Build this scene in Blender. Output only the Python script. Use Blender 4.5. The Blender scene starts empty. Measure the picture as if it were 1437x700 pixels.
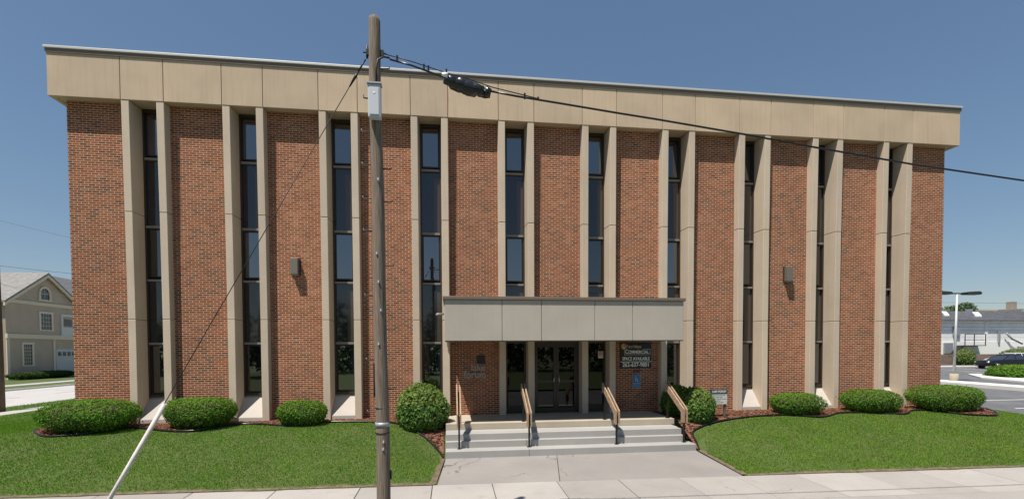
import bpy, bmesh, math, random
import numpy as np
from mathutils import Vector, Matrix
rng = np.random.default_rng(7)
random.seed(7)
SC = bpy.context.scene
COL = SC.collection

# ------------------------------------------------------------------ camera
cam_data = bpy.data.cameras.new('camera')
cam = bpy.data.objects.new('camera', cam_data)
COL.objects.link(cam)
YAW, PIT, ROL = 0.1258, -0.0262, -0.0052
fwd = Vector((math.sin(YAW)*math.cos(PIT), math.cos(YAW)*math.cos(PIT), math.sin(PIT)))
rgt = Vector((math.cos(YAW), -math.sin(YAW), 0))
upv = rgt.cross(fwd)
r2 = rgt*math.cos(ROL) + upv*math.sin(ROL)
u2 = -rgt*math.sin(ROL) + upv*math.cos(ROL)
M = Matrix((r2, u2, -fwd)).transposed().to_4x4()
M.translation = Vector((9.1664, -15.8691, 2.178))
cam.matrix_world = M
cam_data.sensor_width = 36
cam_data.lens = 671.55/1437*36
cam_data.shift_y = (508.5-350)/1437
cam_data.clip_start = 0.1
cam_data.clip_end = 6000
SC.camera = cam

# ------------------------------------------------------------------ light
sun_dir = Vector((1.0, 1.0, -3.15)).normalized()        # from the front left, high
world = bpy.data.worlds.new('World')
SC.world = world
world.use_nodes = True
wn = world.node_tree
for n in list(wn.nodes): wn.nodes.remove(n)
sky = wn.nodes.new('ShaderNodeTexSky')
sky.sky_type = 'NISHITA'
sky.sun_disc = False
sky.sun_elevation = math.asin(-sun_dir.z)
sky.sun_rotation = math.atan2(-sun_dir.x, -sun_dir.y)
sky.altitude = 0
sky.air_density = 1.0
sky.dust_density = 0.5
sky.ozone_density = 3.5
bg = wn.nodes.new('ShaderNodeBackground'); bg.inputs[1].default_value = 0.122
wo = wn.nodes.new('ShaderNodeOutputWorld')
hsv = wn.nodes.new('ShaderNodeHueSaturation'); hsv.inputs['Saturation'].default_value = 1.25
gam = wn.nodes.new('ShaderNodeGamma'); gam.inputs['Gamma'].default_value = .65
wn.links.new(sky.outputs[0], gam.inputs['Color']); wn.links.new(gam.outputs[0], hsv.inputs['Color']); wn.links.new(hsv.outputs[0], bg.inputs[0]); wn.links.new(bg.outputs[0], wo.inputs[0])
sl = bpy.data.lights.new('sun', 'SUN'); sl.energy = 5.0; sl.angle = math.radians(0.55); sl.color = (1, .945, .865)
so = bpy.data.objects.new('sun', sl); COL.objects.link(so)
so.rotation_euler = sun_dir.to_track_quat('-Z', 'Y').to_euler(); so.location = (-20, -40, 60)
SC.view_settings.view_transform = 'Standard'
SC.view_settings.look = 'None'
SC.view_settings.exposure = 0.46
SC.view_settings.gamma = 1.0
SC.view_settings.use_curve_mapping = False

# ------------------------------------------------------------------ materials
def mat(name, col, rough=.8, metal=0., spec=.5, ior=None):
    m = bpy.data.materials.new(name); m.use_nodes = True
    b = m.node_tree.nodes['Principled BSDF']
    b.inputs['Base Color'].default_value = (*col, 1); b.inputs['Roughness'].default_value = rough
    b.inputs['Metallic'].default_value = metal; b.inputs['Specular IOR Level'].default_value = spec
    if ior: b.inputs['IOR'].default_value = ior
    return m
class NT:
    def __init__(s, m):
        s.t = m.node_tree; s.b = s.t.nodes['Principled BSDF']
    def n(s, k, **kw):
        nd = s.t.nodes.new(k)
        for a, v in kw.items(): setattr(nd, a, v)
        return nd
    def l(s, a, b): s.t.links.new(a, b)
    def pos(s): return s.n('ShaderNodeNewGeometry').outputs['Position']
    def scaled(s, v, sc):
        mp = s.n('ShaderNodeMapping'); mp.inputs['Scale'].default_value = sc; s.l(v, mp.inputs['Vector']); return mp.outputs[0]
    def noise(s, v, scale, detail=4, rough=.55):
        n = s.n('ShaderNodeTexNoise'); n.inputs['Scale'].default_value = scale; n.inputs['Detail'].default_value = detail
        n.inputs['Roughness'].default_value = rough; s.l(v, n.inputs['Vector']); return n.outputs['Fac']
    def ramp(s, f, stops, interp='LINEAR'):
        r = s.n('ShaderNodeValToRGB'); e = r.color_ramp.elements; r.color_ramp.interpolation = interp
        while len(e) < len(stops): e.new(.5)
        for el, (p, c) in zip(e, stops): el.position = p; el.color = (*c, 1) if len(c) == 3 else c
        s.l(f, r.inputs[0]); return r.outputs[0]
    def mix(s, f, a, b, mode='MIX'):
        m = s.n('ShaderNodeMix', data_type='RGBA', blend_type=mode)
        for inp, v in ((0, f), (6, a), (7, b)):
            if isinstance(v, (int, float)): m.inputs[inp].default_value = v
            elif isinstance(v, tuple): m.inputs[inp].default_value = (*v, 1)
            else: s.l(v, m.inputs[inp])
        return m.outputs[2]
    def math(s, op, a, b=0., clamp=False):
        m = s.n('ShaderNodeMath', operation=op); m.use_clamp = clamp
        for i, v in enumerate((a, b)):
            if isinstance(v, (int, float)): m.inputs[i].default_value = v
            else: s.l(v, m.inputs[i])
        return m.outputs[0]
    def bump(s, h, strength=.3, dist=.01):
        b = s.n('ShaderNodeBump'); b.inputs['Strength'].default_value = strength; b.inputs['Distance'].default_value = dist
        s.l(h, b.inputs['Height']); s.l(b.outputs[0], s.b.inputs['Normal'])
    def col(s, c): s.l(c, s.b.inputs['Base Color'])
    def rough(s, r): s.l(r, s.b.inputs['Roughness'])

def concrete(name, base, var=.12, streak=.0, speck=.06, rough=.85, attr=False):
    m = mat(name, base, rough, spec=.3); t = NT(m); p = t.pos()
    c1 = tuple(x*(1-var) for x in base); c2 = tuple(min(1, x*(1+var)) for x in base)
    c = t.ramp(t.noise(p, .9, 5), [(.3, c1), (.7, c2)])
    if streak:
        st = t.noise(t.scaled(p, (6, 6, .35)), 1.6, 4)
        c = t.mix(t.ramp(st, [(.5, (0, 0, 0)), (.8, (streak,)*3)]), c, tuple(x*.62 for x in base))
    oi = t.n('ShaderNodeObjectInfo'); c = t.mix(1., c, t.ramp(oi.outputs['Random'], [(0, (.93, .93, .935)), (1, (1.05, 1.045, 1.035))]), 'MULTIPLY')
    f = t.noise(p, 60, 3)
    c = t.mix(1., c, t.ramp(f, [(.3, (1-speck*2,)*3), (.7, (1+speck,)*3)]), 'MULTIPLY')
    if attr:
        a = t.n('ShaderNodeAttribute', attribute_name='tone')
        c = t.mix(1., c, a.outputs['Color'], 'MULTIPLY')
    if attr:
        wv = t.n('ShaderNodeVectorMath', operation='ADD'); nz = t.n('ShaderNodeTexNoise'); nz.inputs['Scale'].default_value = 2.2; nz.inputs['Detail'].default_value = 5
        t.l(p, nz.inputs['Vector']); sc = t.n('ShaderNodeVectorMath', operation='SCALE'); sc.inputs['Scale'].default_value = .5; t.l(nz.outputs['Color'], sc.inputs[0])
        t.l(p, wv.inputs[0]); t.l(sc.outputs[0], wv.inputs[1])
        vo = t.n('ShaderNodeTexVoronoi', feature='DISTANCE_TO_EDGE'); vo.inputs['Scale'].default_value = .38; t.l(wv.outputs[0], vo.inputs['Vector'])
        crack = t.math('MULTIPLY', t.math('LESS_THAN', vo.outputs['Distance'], .0035), t.math('GREATER_THAN', t.noise(p, .45, 2), .57))
        c = t.mix(t.math('MULTIPLY', crack, .75), c, (.07, .06, .05))
        c = t.mix(t.ramp(t.noise(p, 2.4, 6, .65), [(.56, (0, 0, 0)), (.72, (.3,)*3)]), c, (.20, .17, .14))
        c = t.mix(t.ramp(t.noise(p, 14, 3), [(.68, (0, 0, 0)), (.76, (.35,)*3)]), c, (.13, .115, .10))
    t.col(c); t.bump(t.noise(p, 45, 4), .25, .006)
    return m

def brick_material():
    m = mat('red_brick', (.3, .13, .08), .95, spec=.1); t = NT(m); p = t.pos()
    sp = t.n('ShaderNodeSeparateXYZ'); t.l(p, sp.inputs[0])
    cb = t.n('ShaderNodeCombineXYZ'); t.l(t.math('ADD', sp.outputs[0], sp.outputs[1]), cb.inputs[0]); t.l(sp.outputs[2], cb.inputs[1])
    wob = t.noise(p, 3., 2)
    br = t.n('ShaderNodeTexBrick', offset=.5, offset_frequency=2, squash=1)
    br.inputs['Color1'].default_value = (0, 0, 0, 1); br.inputs['Color2'].default_value = (1, 1, 1, 1)
    br.inputs['Mortar'].default_value = (.5, .5, .5, 1)
    for k, v in (('Scale', 1), ('Mortar Size', .0088), ('Mortar Smooth', .25), ('Brick Width', .205), ('Row Height', .0675), ('Bias', 0)):
        br.inputs[k].default_value = v
    t.l(cb.outputs[0], br.inputs['Vector'])
    big = t.noise(t.scaled(p, (.5, .5, 2.6)), 1.1, 4)
    v = t.math('ADD', br.outputs['Color'], t.math('MULTIPLY', t.math('SUBTRACT', big, .5), .55))
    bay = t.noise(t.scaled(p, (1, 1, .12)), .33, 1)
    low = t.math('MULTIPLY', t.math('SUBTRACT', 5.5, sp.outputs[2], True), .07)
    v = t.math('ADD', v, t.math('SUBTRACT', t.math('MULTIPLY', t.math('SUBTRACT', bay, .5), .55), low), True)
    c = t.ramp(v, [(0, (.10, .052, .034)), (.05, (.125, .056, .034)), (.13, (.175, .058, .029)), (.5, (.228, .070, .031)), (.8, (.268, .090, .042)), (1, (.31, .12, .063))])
    c = t.mix(1., c, t.ramp(t.noise(p, 38, 3), [(.3, (.82,)*3), (.7, (1.12,)*3)]), 'MULTIPLY')
    mort = t.ramp(wob, [(.3, (.48, .31, .205)), (.7, (.62, .425, .295))])
    c = t.mix(br.outputs['Fac'], c, mort)
    # pale wash of mortar smear and lime on the face
    c = t.mix(t.ramp(t.noise(t.scaled(p, (1, 1, .5)), .7, 5), [(.5, (0, 0, 0)), (.85, (.08,)*3)]), c, (.44, .28, .19))
    c = t.mix(1., c, t.ramp(t.noise(t.scaled(p, (1, 1, .3)), .55, 4), [(.3, (.86, .87, .88)), (.7, (1.1, 1.08, 1.06))]), 'MULTIPLY')
    t.col(c)
    t.bump(t.math('ADD', t.math('MULTIPLY', br.outputs['Fac'], -1.), t.math('MULTIPLY', t.noise(p, 50, 2), .4)), .5, .008)
    return m

def leafmat(name, c, rough=.55, spec=.35):
    m = mat(name, c, rough, spec=spec); t = NT(m)
    a = t.n('ShaderNodeAttribute', attribute_name='tone')
    t.col(t.mix(1., c, a.outputs['Color'], 'MULTIPLY'))
    tr = t.n('ShaderNodeBsdfTranslucent'); mx = t.n('ShaderNodeMixShader'); mx.inputs[0].default_value = .3
    t.l(t.mix(1., tuple(x*1.3 for x in c), a.outputs['Color'], 'MULTIPLY'), tr.inputs['Color'])
    t.l(t.b.outputs[0], mx.inputs[1]); t.l(tr.outputs[0], mx.inputs[2])
    t.l(mx.outputs[0], t.t.nodes['Material Output'].inputs[0])
    return m

def noisy(name, c1, c2, scale, rough=.8, stretch=(1, 1, 1), metal=0, spec=.4, bump=0, detail=5):
    m = mat(name, c1, rough, metal, spec); t = NT(m); p = t.scaled(t.pos(), stretch)
    f = t.noise(p, scale, detail)
    t.col(t.ramp(f, [(.32, c1), (.68, c2)]))
    if bump: t.bump(f, bump, .01)
    return m

BRICK = brick_material()
PRECAST = concrete('precast_concrete', (.53, .41, .288), .08, .36)
PRECAST_FIN = concrete('precast_fin_concrete', (.54, .445, .34), .06, .26)
CANOPY = concrete('canopy_concrete', (.41, .375, .315), .06, .14)
SILLC = concrete('sill_concrete', (.46, .42, .375), .06, .05)
STEPC = concrete('step_concrete', (.345, .335, .315), .08, .0)
LANDC = concrete('landing_concrete', (.40, .35, .27), .08, .0)
WALKC = concrete('walk_concrete', (.305, .285, .268), .07, .0, .05, .85, True)
BRONZE = mat('dark_bronze', (.028, .02, .015), .35, .3)
BRONZE_L = mat('bronze_trim', (.06, .043, .032), .4, .3)
BROWNCAP = mat('brown_metal_coping', (.17, .13, .095), .5, .2)
COPING = mat('pale_metal_coping', (.50, .48, .45), .5, .1)
DARK = mat('dark_void', (.012, .012, .013), .9)
GLASS = mat('tinted_glass', (.006, .009, .015), .015, 0, .5, 2.65)
GLASS2 = mat('dark_tinted_glass', (.005, .007, .012), .015, 0, .5, 2.1)
INNER = mat('brown_panel_behind_glass', (.060, .050, .043), .06, 0, .5, 1.6)
TRANSOM = mat('tan_transom', (.20, .18, .155), .5)
GLASSD = mat('door_glass', (.004, .004, .004), .015, 0, .5, 1.55)
SPAND = mat('spandrel_glass', (.012, .013, .018), .04, 0, .5, 1.7)
ALU = mat('brushed_aluminium', (.6, .6, .6), .3, .9)
WHITE = mat('white_paint', (.78, .78, .76), .6)
BLACK = mat('black_paint', (.012, .012, .012), .4)
BLACKP = mat('black_plastic', (.012, .012, .013), .28, 0, .5)
STEEL = mat('dark_steel_post', (.02, .018, .017), .45, .4)
GREYM = mat('grey_metal', (.34, .35, .36), .5, .4)
LIGHTGREY = mat('light_grey_enclosure', (.50, .52, .54), .5, .1)
RAILW = noisy('weathered_rail_wood', (.25, .155, .092), (.40, .285, .19), 7, .75, (8, 1.2, 1.2), bump=.2)
POLEW = noisy('weathered_pole_wood', (.105, .078, .058), (.27, .215, .165), 3.6, .95, (26, 26, .7), bump=.8)
POLEW2 = noisy('brown_pole_wood', (.10, .072, .055), (.19, .15, .12), 3.2, .9, (22, 22, .8), bump=.8)
LEAF_YEW = leafmat('yew_leaf', (.074, .185, .018), .7, .15)
LEAF_VIB = leafmat('broad_leaf', (.098, .190, .040), .65, .2)
LEAF_TREE = leafmat('tree_leaf', (.07, .12, .03))
TWIG = mat('twig_brown', (.05, .034, .022), .9)
GRASS = leafmat('grass_blade', (.120, .224, .022), .8, .08)
SOIL = noisy('lawn_soil', (.05, .085, .016), (.085, .10, .03), 3, .95, bump=.4)
EARTH = noisy('earth', (.10, .12, .05), (.16, .17, .08), .2, .95)
MULCHB = noisy('mulch_base', (.11, .05, .03), (.21, .105, .066), 30, .95, bump=.9)
MULCHC = leafmat('mulch_chip', (.21, .10, .062), .9, .1)
ASPH = noisy('asphalt', (.090, .092, .098), (.135, .136, .142), 1.2, .9, bump=.15)
ROADC = concrete('road_concrete', (.40, .385, .37), .08, 0)
KERB = concrete('kerb_concrete', (.62, .60, .56), .06, 0)
PAINTW = mat('road_paint', (.62, .62, .58), .8)

# ------------------------------------------------------------------ mesh helpers
def tag(o, label=None, cat=None, group=None, kind=None):
    if label: o['label'] = label
    if cat: o['category'] = cat
    if group: o['group'] = group
    if kind: o['kind'] = kind
    return o
def thing(name, loc, label, cat, group=None, rz=0):
    o = bpy.data.objects.new(name, None); COL.objects.link(o)
    o.location = loc; o.rotation_euler = (0, 0, rz); o.empty_display_size = .2
    return tag(o, label, cat, group)
class MB:
    """collects shapes in the coordinates of its parent (or world) and links them as one object"""
    def __init__(s): s.v = []; s.f = []; s.mi = []; s.smooth = []
    def add(s, vs, fs, mi=0, smooth=False):
        o = len(s.v); s.v += [tuple(v) for v in vs]
        for f in fs: s.f.append([i+o for i in f]); s.mi.append(mi); s.smooth.append(smooth)
        return s
    def box(s, x0, x1, y0, y1, z0, z1, mi=0):
        vs = [(x, y, z) for z in (z0, z1) for y in (y0, y1) for x in (x0, x1)]
        return s.add(vs, [(0, 2, 3, 1), (4, 5, 7, 6), (0, 1, 5, 4), (2, 6, 7, 3), (0, 4, 6, 2), (1, 3, 7, 5)], mi)
    def hexa(s, b, t, mi=0):
        """b, t: four corners each, counterclockwise seen from above"""
        return s.add(list(b)+list(t), [(3, 2, 1, 0), (4, 5, 6, 7), (0, 1, 5, 4), (1, 2, 6, 5), (2, 3, 7, 6), (3, 0, 4, 7)], mi)
    def prism(s, poly, axis, a, b, mi=0):
        """poly in the two other axes, extruded along axis from a to b"""
        def p(u, v, w):
            return {'x': (w, u, v), 'y': (u, w, v), 'z': (u, v, w)}[axis]
        n = len(poly)
        vs = [p(u, v, a) for u, v in poly]+[p(u, v, b) for u, v in poly]
        fs = [list(range(n))[::-1], list(range(n, 2*n))]+[(i, (i+1) % n, n+(i+1) % n, n+i) for i in range(n)]
        return s.add(vs, fs, mi)
    def tube(s, pts, rad, n=10, mi=0, caps=True, squash=None):
        pts = [Vector(p) for p in pts]; rs = rad if isinstance(rad, (list, tuple)) else [rad]*len(pts)
        vs = []; a0 = None
        for i, p in enumerate(pts):
            d = (pts[min(i+1, len(pts)-1)]-pts[max(i-1, 0)]).normalized()
            if a0 is None:
                ref = Vector((0, 0, 1)) if abs(d.z) < .9 else Vector((0, 1, 0)); a = d.cross(ref).normalized()
            else: a = (a0-d*a0.dot(d)).normalized()
            a0 = a; b = d.cross(a)
            for k in range(n):
                th = 2*math.pi*k/n; q = a*math.cos(th)+b*math.sin(th)
                vs.append(p+q*rs[i])
        fs = []
        for i in range(len(pts)-1):
            for k in range(n):
                fs.append((i*n+k, i*n+(k+1) % n, (i+1)*n+(k+1) % n, (i+1)*n+k))
        s.add(vs, fs, mi, True)
        if caps:
            o = len(s.v)-len(vs)
            s.f.append([o+k for k in range(n)][::-1]); s.mi.append(mi); s.smooth.append(False)
            s.f.append([o+(len(pts)-1)*n+k for k in range(n)]); s.mi.append(mi); s.smooth.append(False)
        return s
    def build(s, name, m, parent=None, bevel=0, seg=2, rel=True):
        me = bpy.data.meshes.new(name)
        off = Vector(parent.matrix_basis.translation) if parent is not None and rel else Vector((0, 0, 0))
        p = parent.parent if parent is not None and rel else None
        while p is not None: off += Vector(p.location); p = p.parent
        me.from_pydata([tuple(Vector(v)-off) for v in s.v], [], s.f)
        for mm in (m if isinstance(m, (list, tuple)) else [m]): me.materials.append(mm)
        me.polygons.foreach_set('material_index', s.mi)
        me.polygons.foreach_set('use_smooth', s.smooth)
        bm = bmesh.new(); bm.from_mesh(me); bmesh.ops.recalc_face_normals(bm, faces=bm.faces); bm.to_mesh(me); bm.free()
        me.update()
        o = bpy.data.objects.new(name, me); COL.objects.link(o)
        if parent is not None: o.parent = parent
        if bevel:
            b = o.modifiers.new('bevel', 'BEVEL'); b.width = bevel; b.segments = seg; b.limit_method = 'ANGLE'
        return o
def structure(name, mb, m, bevel=0): return tag(mb.build(name, m, None, bevel), kind='structure')
def npmesh(name, V, nper, m, tone=None, parent=None, smooth=False):
    """V: (n*nper,3) array of separate faces with nper corners each; tone: (n,3)"""
    n = len(V)//nper
    me = bpy.data.meshes.new(name)
    me.vertices.add(len(V)); me.vertices.foreach_set('co', V.astype(np.float32).ravel())
    me.loops.add(len(V)); me.loops.foreach_set('vertex_index', np.arange(len(V), dtype=np.int32))
    me.polygons.add(n); me.polygons.foreach_set('loop_start', np.arange(0, len(V), nper, dtype=np.int32))
    me.polygons.foreach_set('loop_total', np.full(n, nper, dtype=np.int32))
    me.update(calc_edges=True)
    if tone is not None:
        a = me.color_attributes.new('tone', 'FLOAT_COLOR', 'POINT')
        c = np.ones((len(V), 4), np.float32); c[:, :3] = np.repeat(tone, nper, axis=0); a.data.foreach_set('color', c.ravel())
    me.materials.append(m)
    o = bpy.data.objects.new(name, me); COL.objects.link(o)
    if parent is not None: o.parent = parent
    return o
def text(name, body, size, loc, m, parent, extrude=.004, align='LEFT', sx=1., rz=0, space=1., offset=0):
    cu = bpy.data.curves.new(name, 'FONT'); cu.body = body; cu.size = size; cu.extrude = extrude; cu.align_x = align
    cu.space_character = space; cu.offset = offset
    tmp = bpy.data.objects.new('tmp', cu); COL.objects.link(tmp)
    dg = bpy.context.evaluated_depsgraph_get(); dg.update()
    me = bpy.data.meshes.new_from_object(tmp.evaluated_get(dg)); bpy.data.objects.remove(tmp)
    me.name = name
    off = Vector(parent.location) if parent else Vector((0, 0, 0))
    me.transform(Matrix.Translation(Vector(loc)-off) @ Matrix.Rotation(rz, 4, 'Z') @ Matrix.Rotation(math.pi/2, 4, 'X') @ Matrix.Diagonal((sx, 1, 1, 1)))
    me.materials.clear(); me.materials.append(m)
    o = bpy.data.objects.new(name, me); COL.objects.link(o)
    if parent: o.parent = parent
    return o
def copy_obj(o, parent, loc=None):
    c = o.copy(); COL.objects.link(c); c.parent = parent
    if loc is not None: c.location = loc
    return c

# ------------------------------------------------------------------ terrain functions
def ss(a, b, x):
    t = np.clip((np.asarray(x, float)-a)/(b-a), 0, 1); return t*t*(3-2*t)
def Yb(X): return -4.74-.034*X            # lawn / sidewalk line
def Yf(X): return -6.38-.034*X            # sidewalk / verge line
def H(X, Y):
    X = np.asarray(X, float); Y = np.asarray(Y, float)
    s = np.clip((-.8-Y)/(-.8-Yb(X)), 0, 1.2); sc = np.clip(s, 0, 1)
    h = -.06-.79*(s*.75+.25*s*s*(3-2*sc))
    h = np.minimum(h, -.06-.5*np.clip((-2.8-X)/7.4, 0, 1.2))
    h = np.minimum(h, -.06-.34*ss(28.3, 30.2, X))
    d = np.maximum(np.maximum(8.95-X, X-16.2), 0)
    hw = np.where(Y < -2.87, -.75-.1*(-2.87-Y)/2.3, -.06-.69*ss(-.9, -2.87, Y))
    w = ss(1.7, .15, d)
    return h+(np.minimum(hw, h)-h)*w
def park(Y): return -.4+max(0, Y-12)*.033
def fbm(x, y, f=1., seed=0):
    r = np.random.default_rng(seed); out = np.zeros_like(x)
    for k in range(6):
        a = r.uniform(0, 6.28); ff = f*r.uniform(.6, 2.2); ph = r.uniform(0, 6.28); b = r.uniform(0, 6.28)
        out += np.sin((x*math.cos(a)+y*math.sin(a))*ff*6.28+ph+1.7*np.sin((x*math.cos(b)+y*math.sin(b))*ff*2.9+ph))
    return out/6
def inpoly(x, y, poly):
    c = np.zeros(len(x), bool); n = len(poly)
    for i in range(n):
        x0, y0 = poly[i]; x1, y1 = poly[(i+1) % n]
        k = ((y0 > y) != (y1 > y)) & (x < (x1-x0)*(y-y0)/((y1-y0) if y1 != y0 else 1e-9)+x0); c ^= k
    return c

# ------------------------------------------------------------------ ground, roads
g = MB(); g.add([(-2500, -2500, -1.35), (2500, -2500, -1.35), (2500, 2500, -1.35), (-2500, 2500, -1.35)], [(0, 1, 2, 3)])
structure('ground', g, EARTH)
T = -.034
def strip(x0, x1, a, b, z0, z1, top=None):
    """strip along the front street: a, b = Y at X=0, tilted by T; z0 at a, z1 at b"""
    return [(x0, a+T*x0, z0), (x1, a+T*x1, z0), (x1, b+T*x1, z1), (x0, b+T*x0, z1)]
q = MB(); q.add(strip(-120, 160, -20.5, -9.3, -1.08, -1.06), [(0, 1, 2, 3)]); structure('street', q, ASPH)
q = MB(); v = strip(-9, 60, -9.3, -9.14, -.95, -.95); q.hexa([(x, y, -1.3) for x, y, z in v], v); structure('kerb', q, KERB, .02)
q = MB(); v = strip(-9, 60, -9.14, -7.14, -.95, -.925); q.hexa([(x, y, -1.3) for x, y, z in v], v); structure('verge', q, SOIL)
# lawn terrain sheet
xs = np.linspace(-11.0, 30.4, 208); ys = np.concatenate([np.linspace(-6.9, .5, 60), np.linspace(.8, 24, 24)])
q = MB(); nx = len(xs)
def lawn_y(x, i, y): return y
vs = []
for y in ys:
    yy = np.maximum(y, Yb(xs)-.05)
    zz = H(xs, yy)+fbm(xs, yy, .35, 3)*.018
    zz = np.where((xs > 8.85) & (xs < 16.25) & (y < -1.5), zz-.05, zz)
    vs += list(zip(xs, yy, np.where(y > .3, np.where((xs > -2.5) & (xs < 28), -.3, zz), zz)))
q.add(vs, [(j*nx+i, j*nx+i+1, (j+1)*nx+i+1, (j+1)*nx+i) for j in range(len(ys)-1) for i in range(nx-1)], 0, True)
structure('lawn_ground', q, SOIL)
# public sidewalk: slabs with open joints on a dark bed
joints = [-9, -7.2, -5.4, -3.6, -1.85, -.1, 1.74, 3.62, 5.35, 7.14, 8.72, 10.06, 11.55, 13.0, 14.45, 15.85, 17.35, 18.95, 20.5, 22.0, 23.6, 25.2, 26.8, 28.4, 30, 33, 36, 39]
tones = []
q = MB(); gap = .008
for a, b in zip(joints[:-1], joints[1:]):
    lean = .045
    A = [(a+gap+.0, Yf(a), -.895), (b-gap, Yf(b), -.895), (b-gap, Yb(b), -.85), (a+gap, Yb(a), -.85)]
    dz = random.uniform(-.004, .004)
    A = [(x, y, z+dz) for x, y, z in A]
    q.hexa([(x, y, -1.25) for x, y, z in A], A); tones.append(random.choice([.9, .98, 1.02, 1.06, 1.1]))
sw = q.build('sidewalk', WALKC, None, .006, 1); tag(sw, kind='structure')
def set_tone(o, tones, nv=8):
    a = o.data.color_attributes.new('tone', 'FLOAT_COLOR', 'POINT')
    for i, d in enumerate(a.data):
        t = tones[min(i//nv, len(tones)-1)]; d.color = (t, t*1.0, t*.995, 1)
set_tone(sw, tones)
q = MB(); tones = []
j2 = [-9+i*1.52 for i in range(33)]
for a, b in zip(j2[:-1], j2[1:]):
    A = [(a+gap, Yf(a)-.76, -.92), (b-gap, Yf(b)-.76, -.92), (b-gap, Yf(b)-.014, -.898), (a+gap, Yf(a)-.014, -.898)]
    q.hexa([(x, y, -1.25) for x, y, z in A], A); tones.append(random.choice([.95, 1, 1.04, 1.08]))
sw2 = q.build('sidewalk_apron', WALKC, None, .006, 1); tag(sw2, kind='structure'); set_tone(sw2, tones)
q = MB(); q.hexa([(x, y, -1.28) for x, y, z in strip(-9, 39, -7.12, -4.7, 0, 0)], [(x, y, -.93+(.02 if i > 1 else 0)) for i, (x, y, z) in enumerate(strip(-9, 39, -7.10, -4.74, 0, 0))])
structure('sidewalk_bed', q, DARK)
# walk from the steps to the sidewalk, widening to the street
q = MB(); tones = []
def walkq(xa0, xb0, xa1, xb1, y0, y1a, y1b, z0, z1):
    A = [(xa1, y1a, z1), (xb1, y1b, z1), (xb0, y0, z0), (xa0, y0, z0)]
    q.hexa([(x, y, -1.2) for x, y, z in A], A)
for (a0, b0, a1, b1, tn) in ((8.99, 12.05, 8.83, 11.62, 1.08), (12.066, 16.17, 11.636, 16.05, 1.03)):
    walkq(a0, b0, a1, b1, -2.86, Yb(a1)+.012, Yb(b1)+.012, -.752, -.848); tones.append(tn*.74)
wk = q.build('front_walk', WALKC, None, .006, 1); tag(wk, kind='structure'); set_tone(wk, tones)
# carriage walk across the verge
q = MB(); tones = []
for a, b, tn in ((10.06, 13.0, 1.0), (13.012, 17.2, .96)):
    A = [(a, Yf(a)-2.7, -.945), (b, Yf(b)-2.7, -.945), (b, Yf(b)-.775, -.917), (a, Yf(a)-.775, -.917)]
    q.hexa([(x, y, -1.24) for x, y, z in A], A); tones.append(tn)
cw = q.build('verge_walk', WALKC, None, .006, 1); tag(cw, kind='structure'); set_tone(cw, tones)
# side street on the left
def ystrip(name, m, x0, x1, z0, z1, y0=-8.4, y1=160, base=None):
    q = MB(); A = [(x0, y0, z0), (x1, y0, z1), (x1, y1, z1), (x0, y1, z0)]
    if base is not None: q.hexa([(x, y, base) for x, y, z in A], A)
    else: q.add(A, [(0, 1, 2, 3)])
    return structure(name, q, m)
ystrip('side_street', ROADC, -26.4, -14.75, -.93, -.9)
ystrip('side_kerb', KERB, -14.75, -14.55, -.76, -.76, base=-1.2)
ystrip('side_verge', SOIL, -14.55, -11.75, -.745, -.66, base=-1.2)
ystrip('side_sidewalk', ROADC, -11.75, -10.3, -.60, -.585, base=-1.2)
ystrip('far_kerb', KERB, -26.6, -26.4, -.79, -.79, base=-1.2)
ystrip('far_verge', SOIL, -28.9, -26.6, -.76, -.775, base=-1.2)
ystrip('far_sidewalk', ROADC, -30.6, -28.9, -.745, -.745, base=-1.2)
ystrip('far_lawn', SOIL, -60, -30.6, -.82, -.76, base=-1.2)
q = MB()
for i in range(22):
    y0 = 12+i*6.2; q.box(-20.66, -20.56, y0, y0+3.1, -.94, -.908)
structure('street_marking', q, mat('faded_line', (.26, .25, .23), .9))
# parking lot on the right
q = MB()
P = [(30.0, -3.2, -.52), (95, -3.2, -.52), (95, 12, -.4), (30.0, 12, -.4), (95, 33.4, park(33.4)), (28.6, 33.4, park(33.4)), (28.6, 12, -.4)]
q.add(P, [(0, 1, 2, 3), (6, 3, 2, 4, 5)])
structure('parking_lot', q, ASPH)
q = MB()
for (x0, y0, x1, y1, w) in ((43.9, 16.2, 43.2, -3, .75),):
    A = [(x0-w, y0), (x1-w, y1), (x1+w, y1), (x0+w, y0)]
    q.hexa([(x, y, -.6) for x, y in A], [(x, y, park(y)+.13) for x, y in A])
structure('parking_kerb', q, KERB, .03)
q = MB()
for i, (xa, ya, xb, yb) in enumerate([(33.5, 2.0, 38.5, 2.0), (33.5, 4.8, 38.5, 4.8), (33.5, 7.6, 38.5, 7.6), (46.5, 10, 52, 10.0), (33.5, 10.4, 38.5, 10.4), (57, 21.5, 57, 26.5), (60, 21.5, 60, 26.5), (63, 21.5, 63, 26.5), (66, 21.5, 66, 26.5)]):
    w = .06
    if xa == xb: A = [(xa-w, ya), (xa+w, ya), (xb+w, yb), (xb-w, yb)]
    else: A = [(xa, ya-w), (xb, yb-w), (xb, yb+w), (xa, ya+w)]
    q.add([(x, y, park(y)+.006-(.12*max(0, 12-y)/15.2 if y < 12 else 0)) for x, y in A], [(0, 1, 2, 3)])
structure('parking_line', q, PAINTW)
q = MB(); A = [(49.6, 12.6), (56.5, 13.2), (58, 18.6), (52.5, 19.4), (50.2, 16.6)]
n = len(A); q.add([(x, y, -.6) for x, y in A]+[(x, y, park(y)+.14) for x, y in A], [(i, (i+1) % n, n+(i+1) % n, n+i) for i in range(n)]+[list(range(n, 2*n))])
structure('parking_island', q, KERB, .04)
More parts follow.
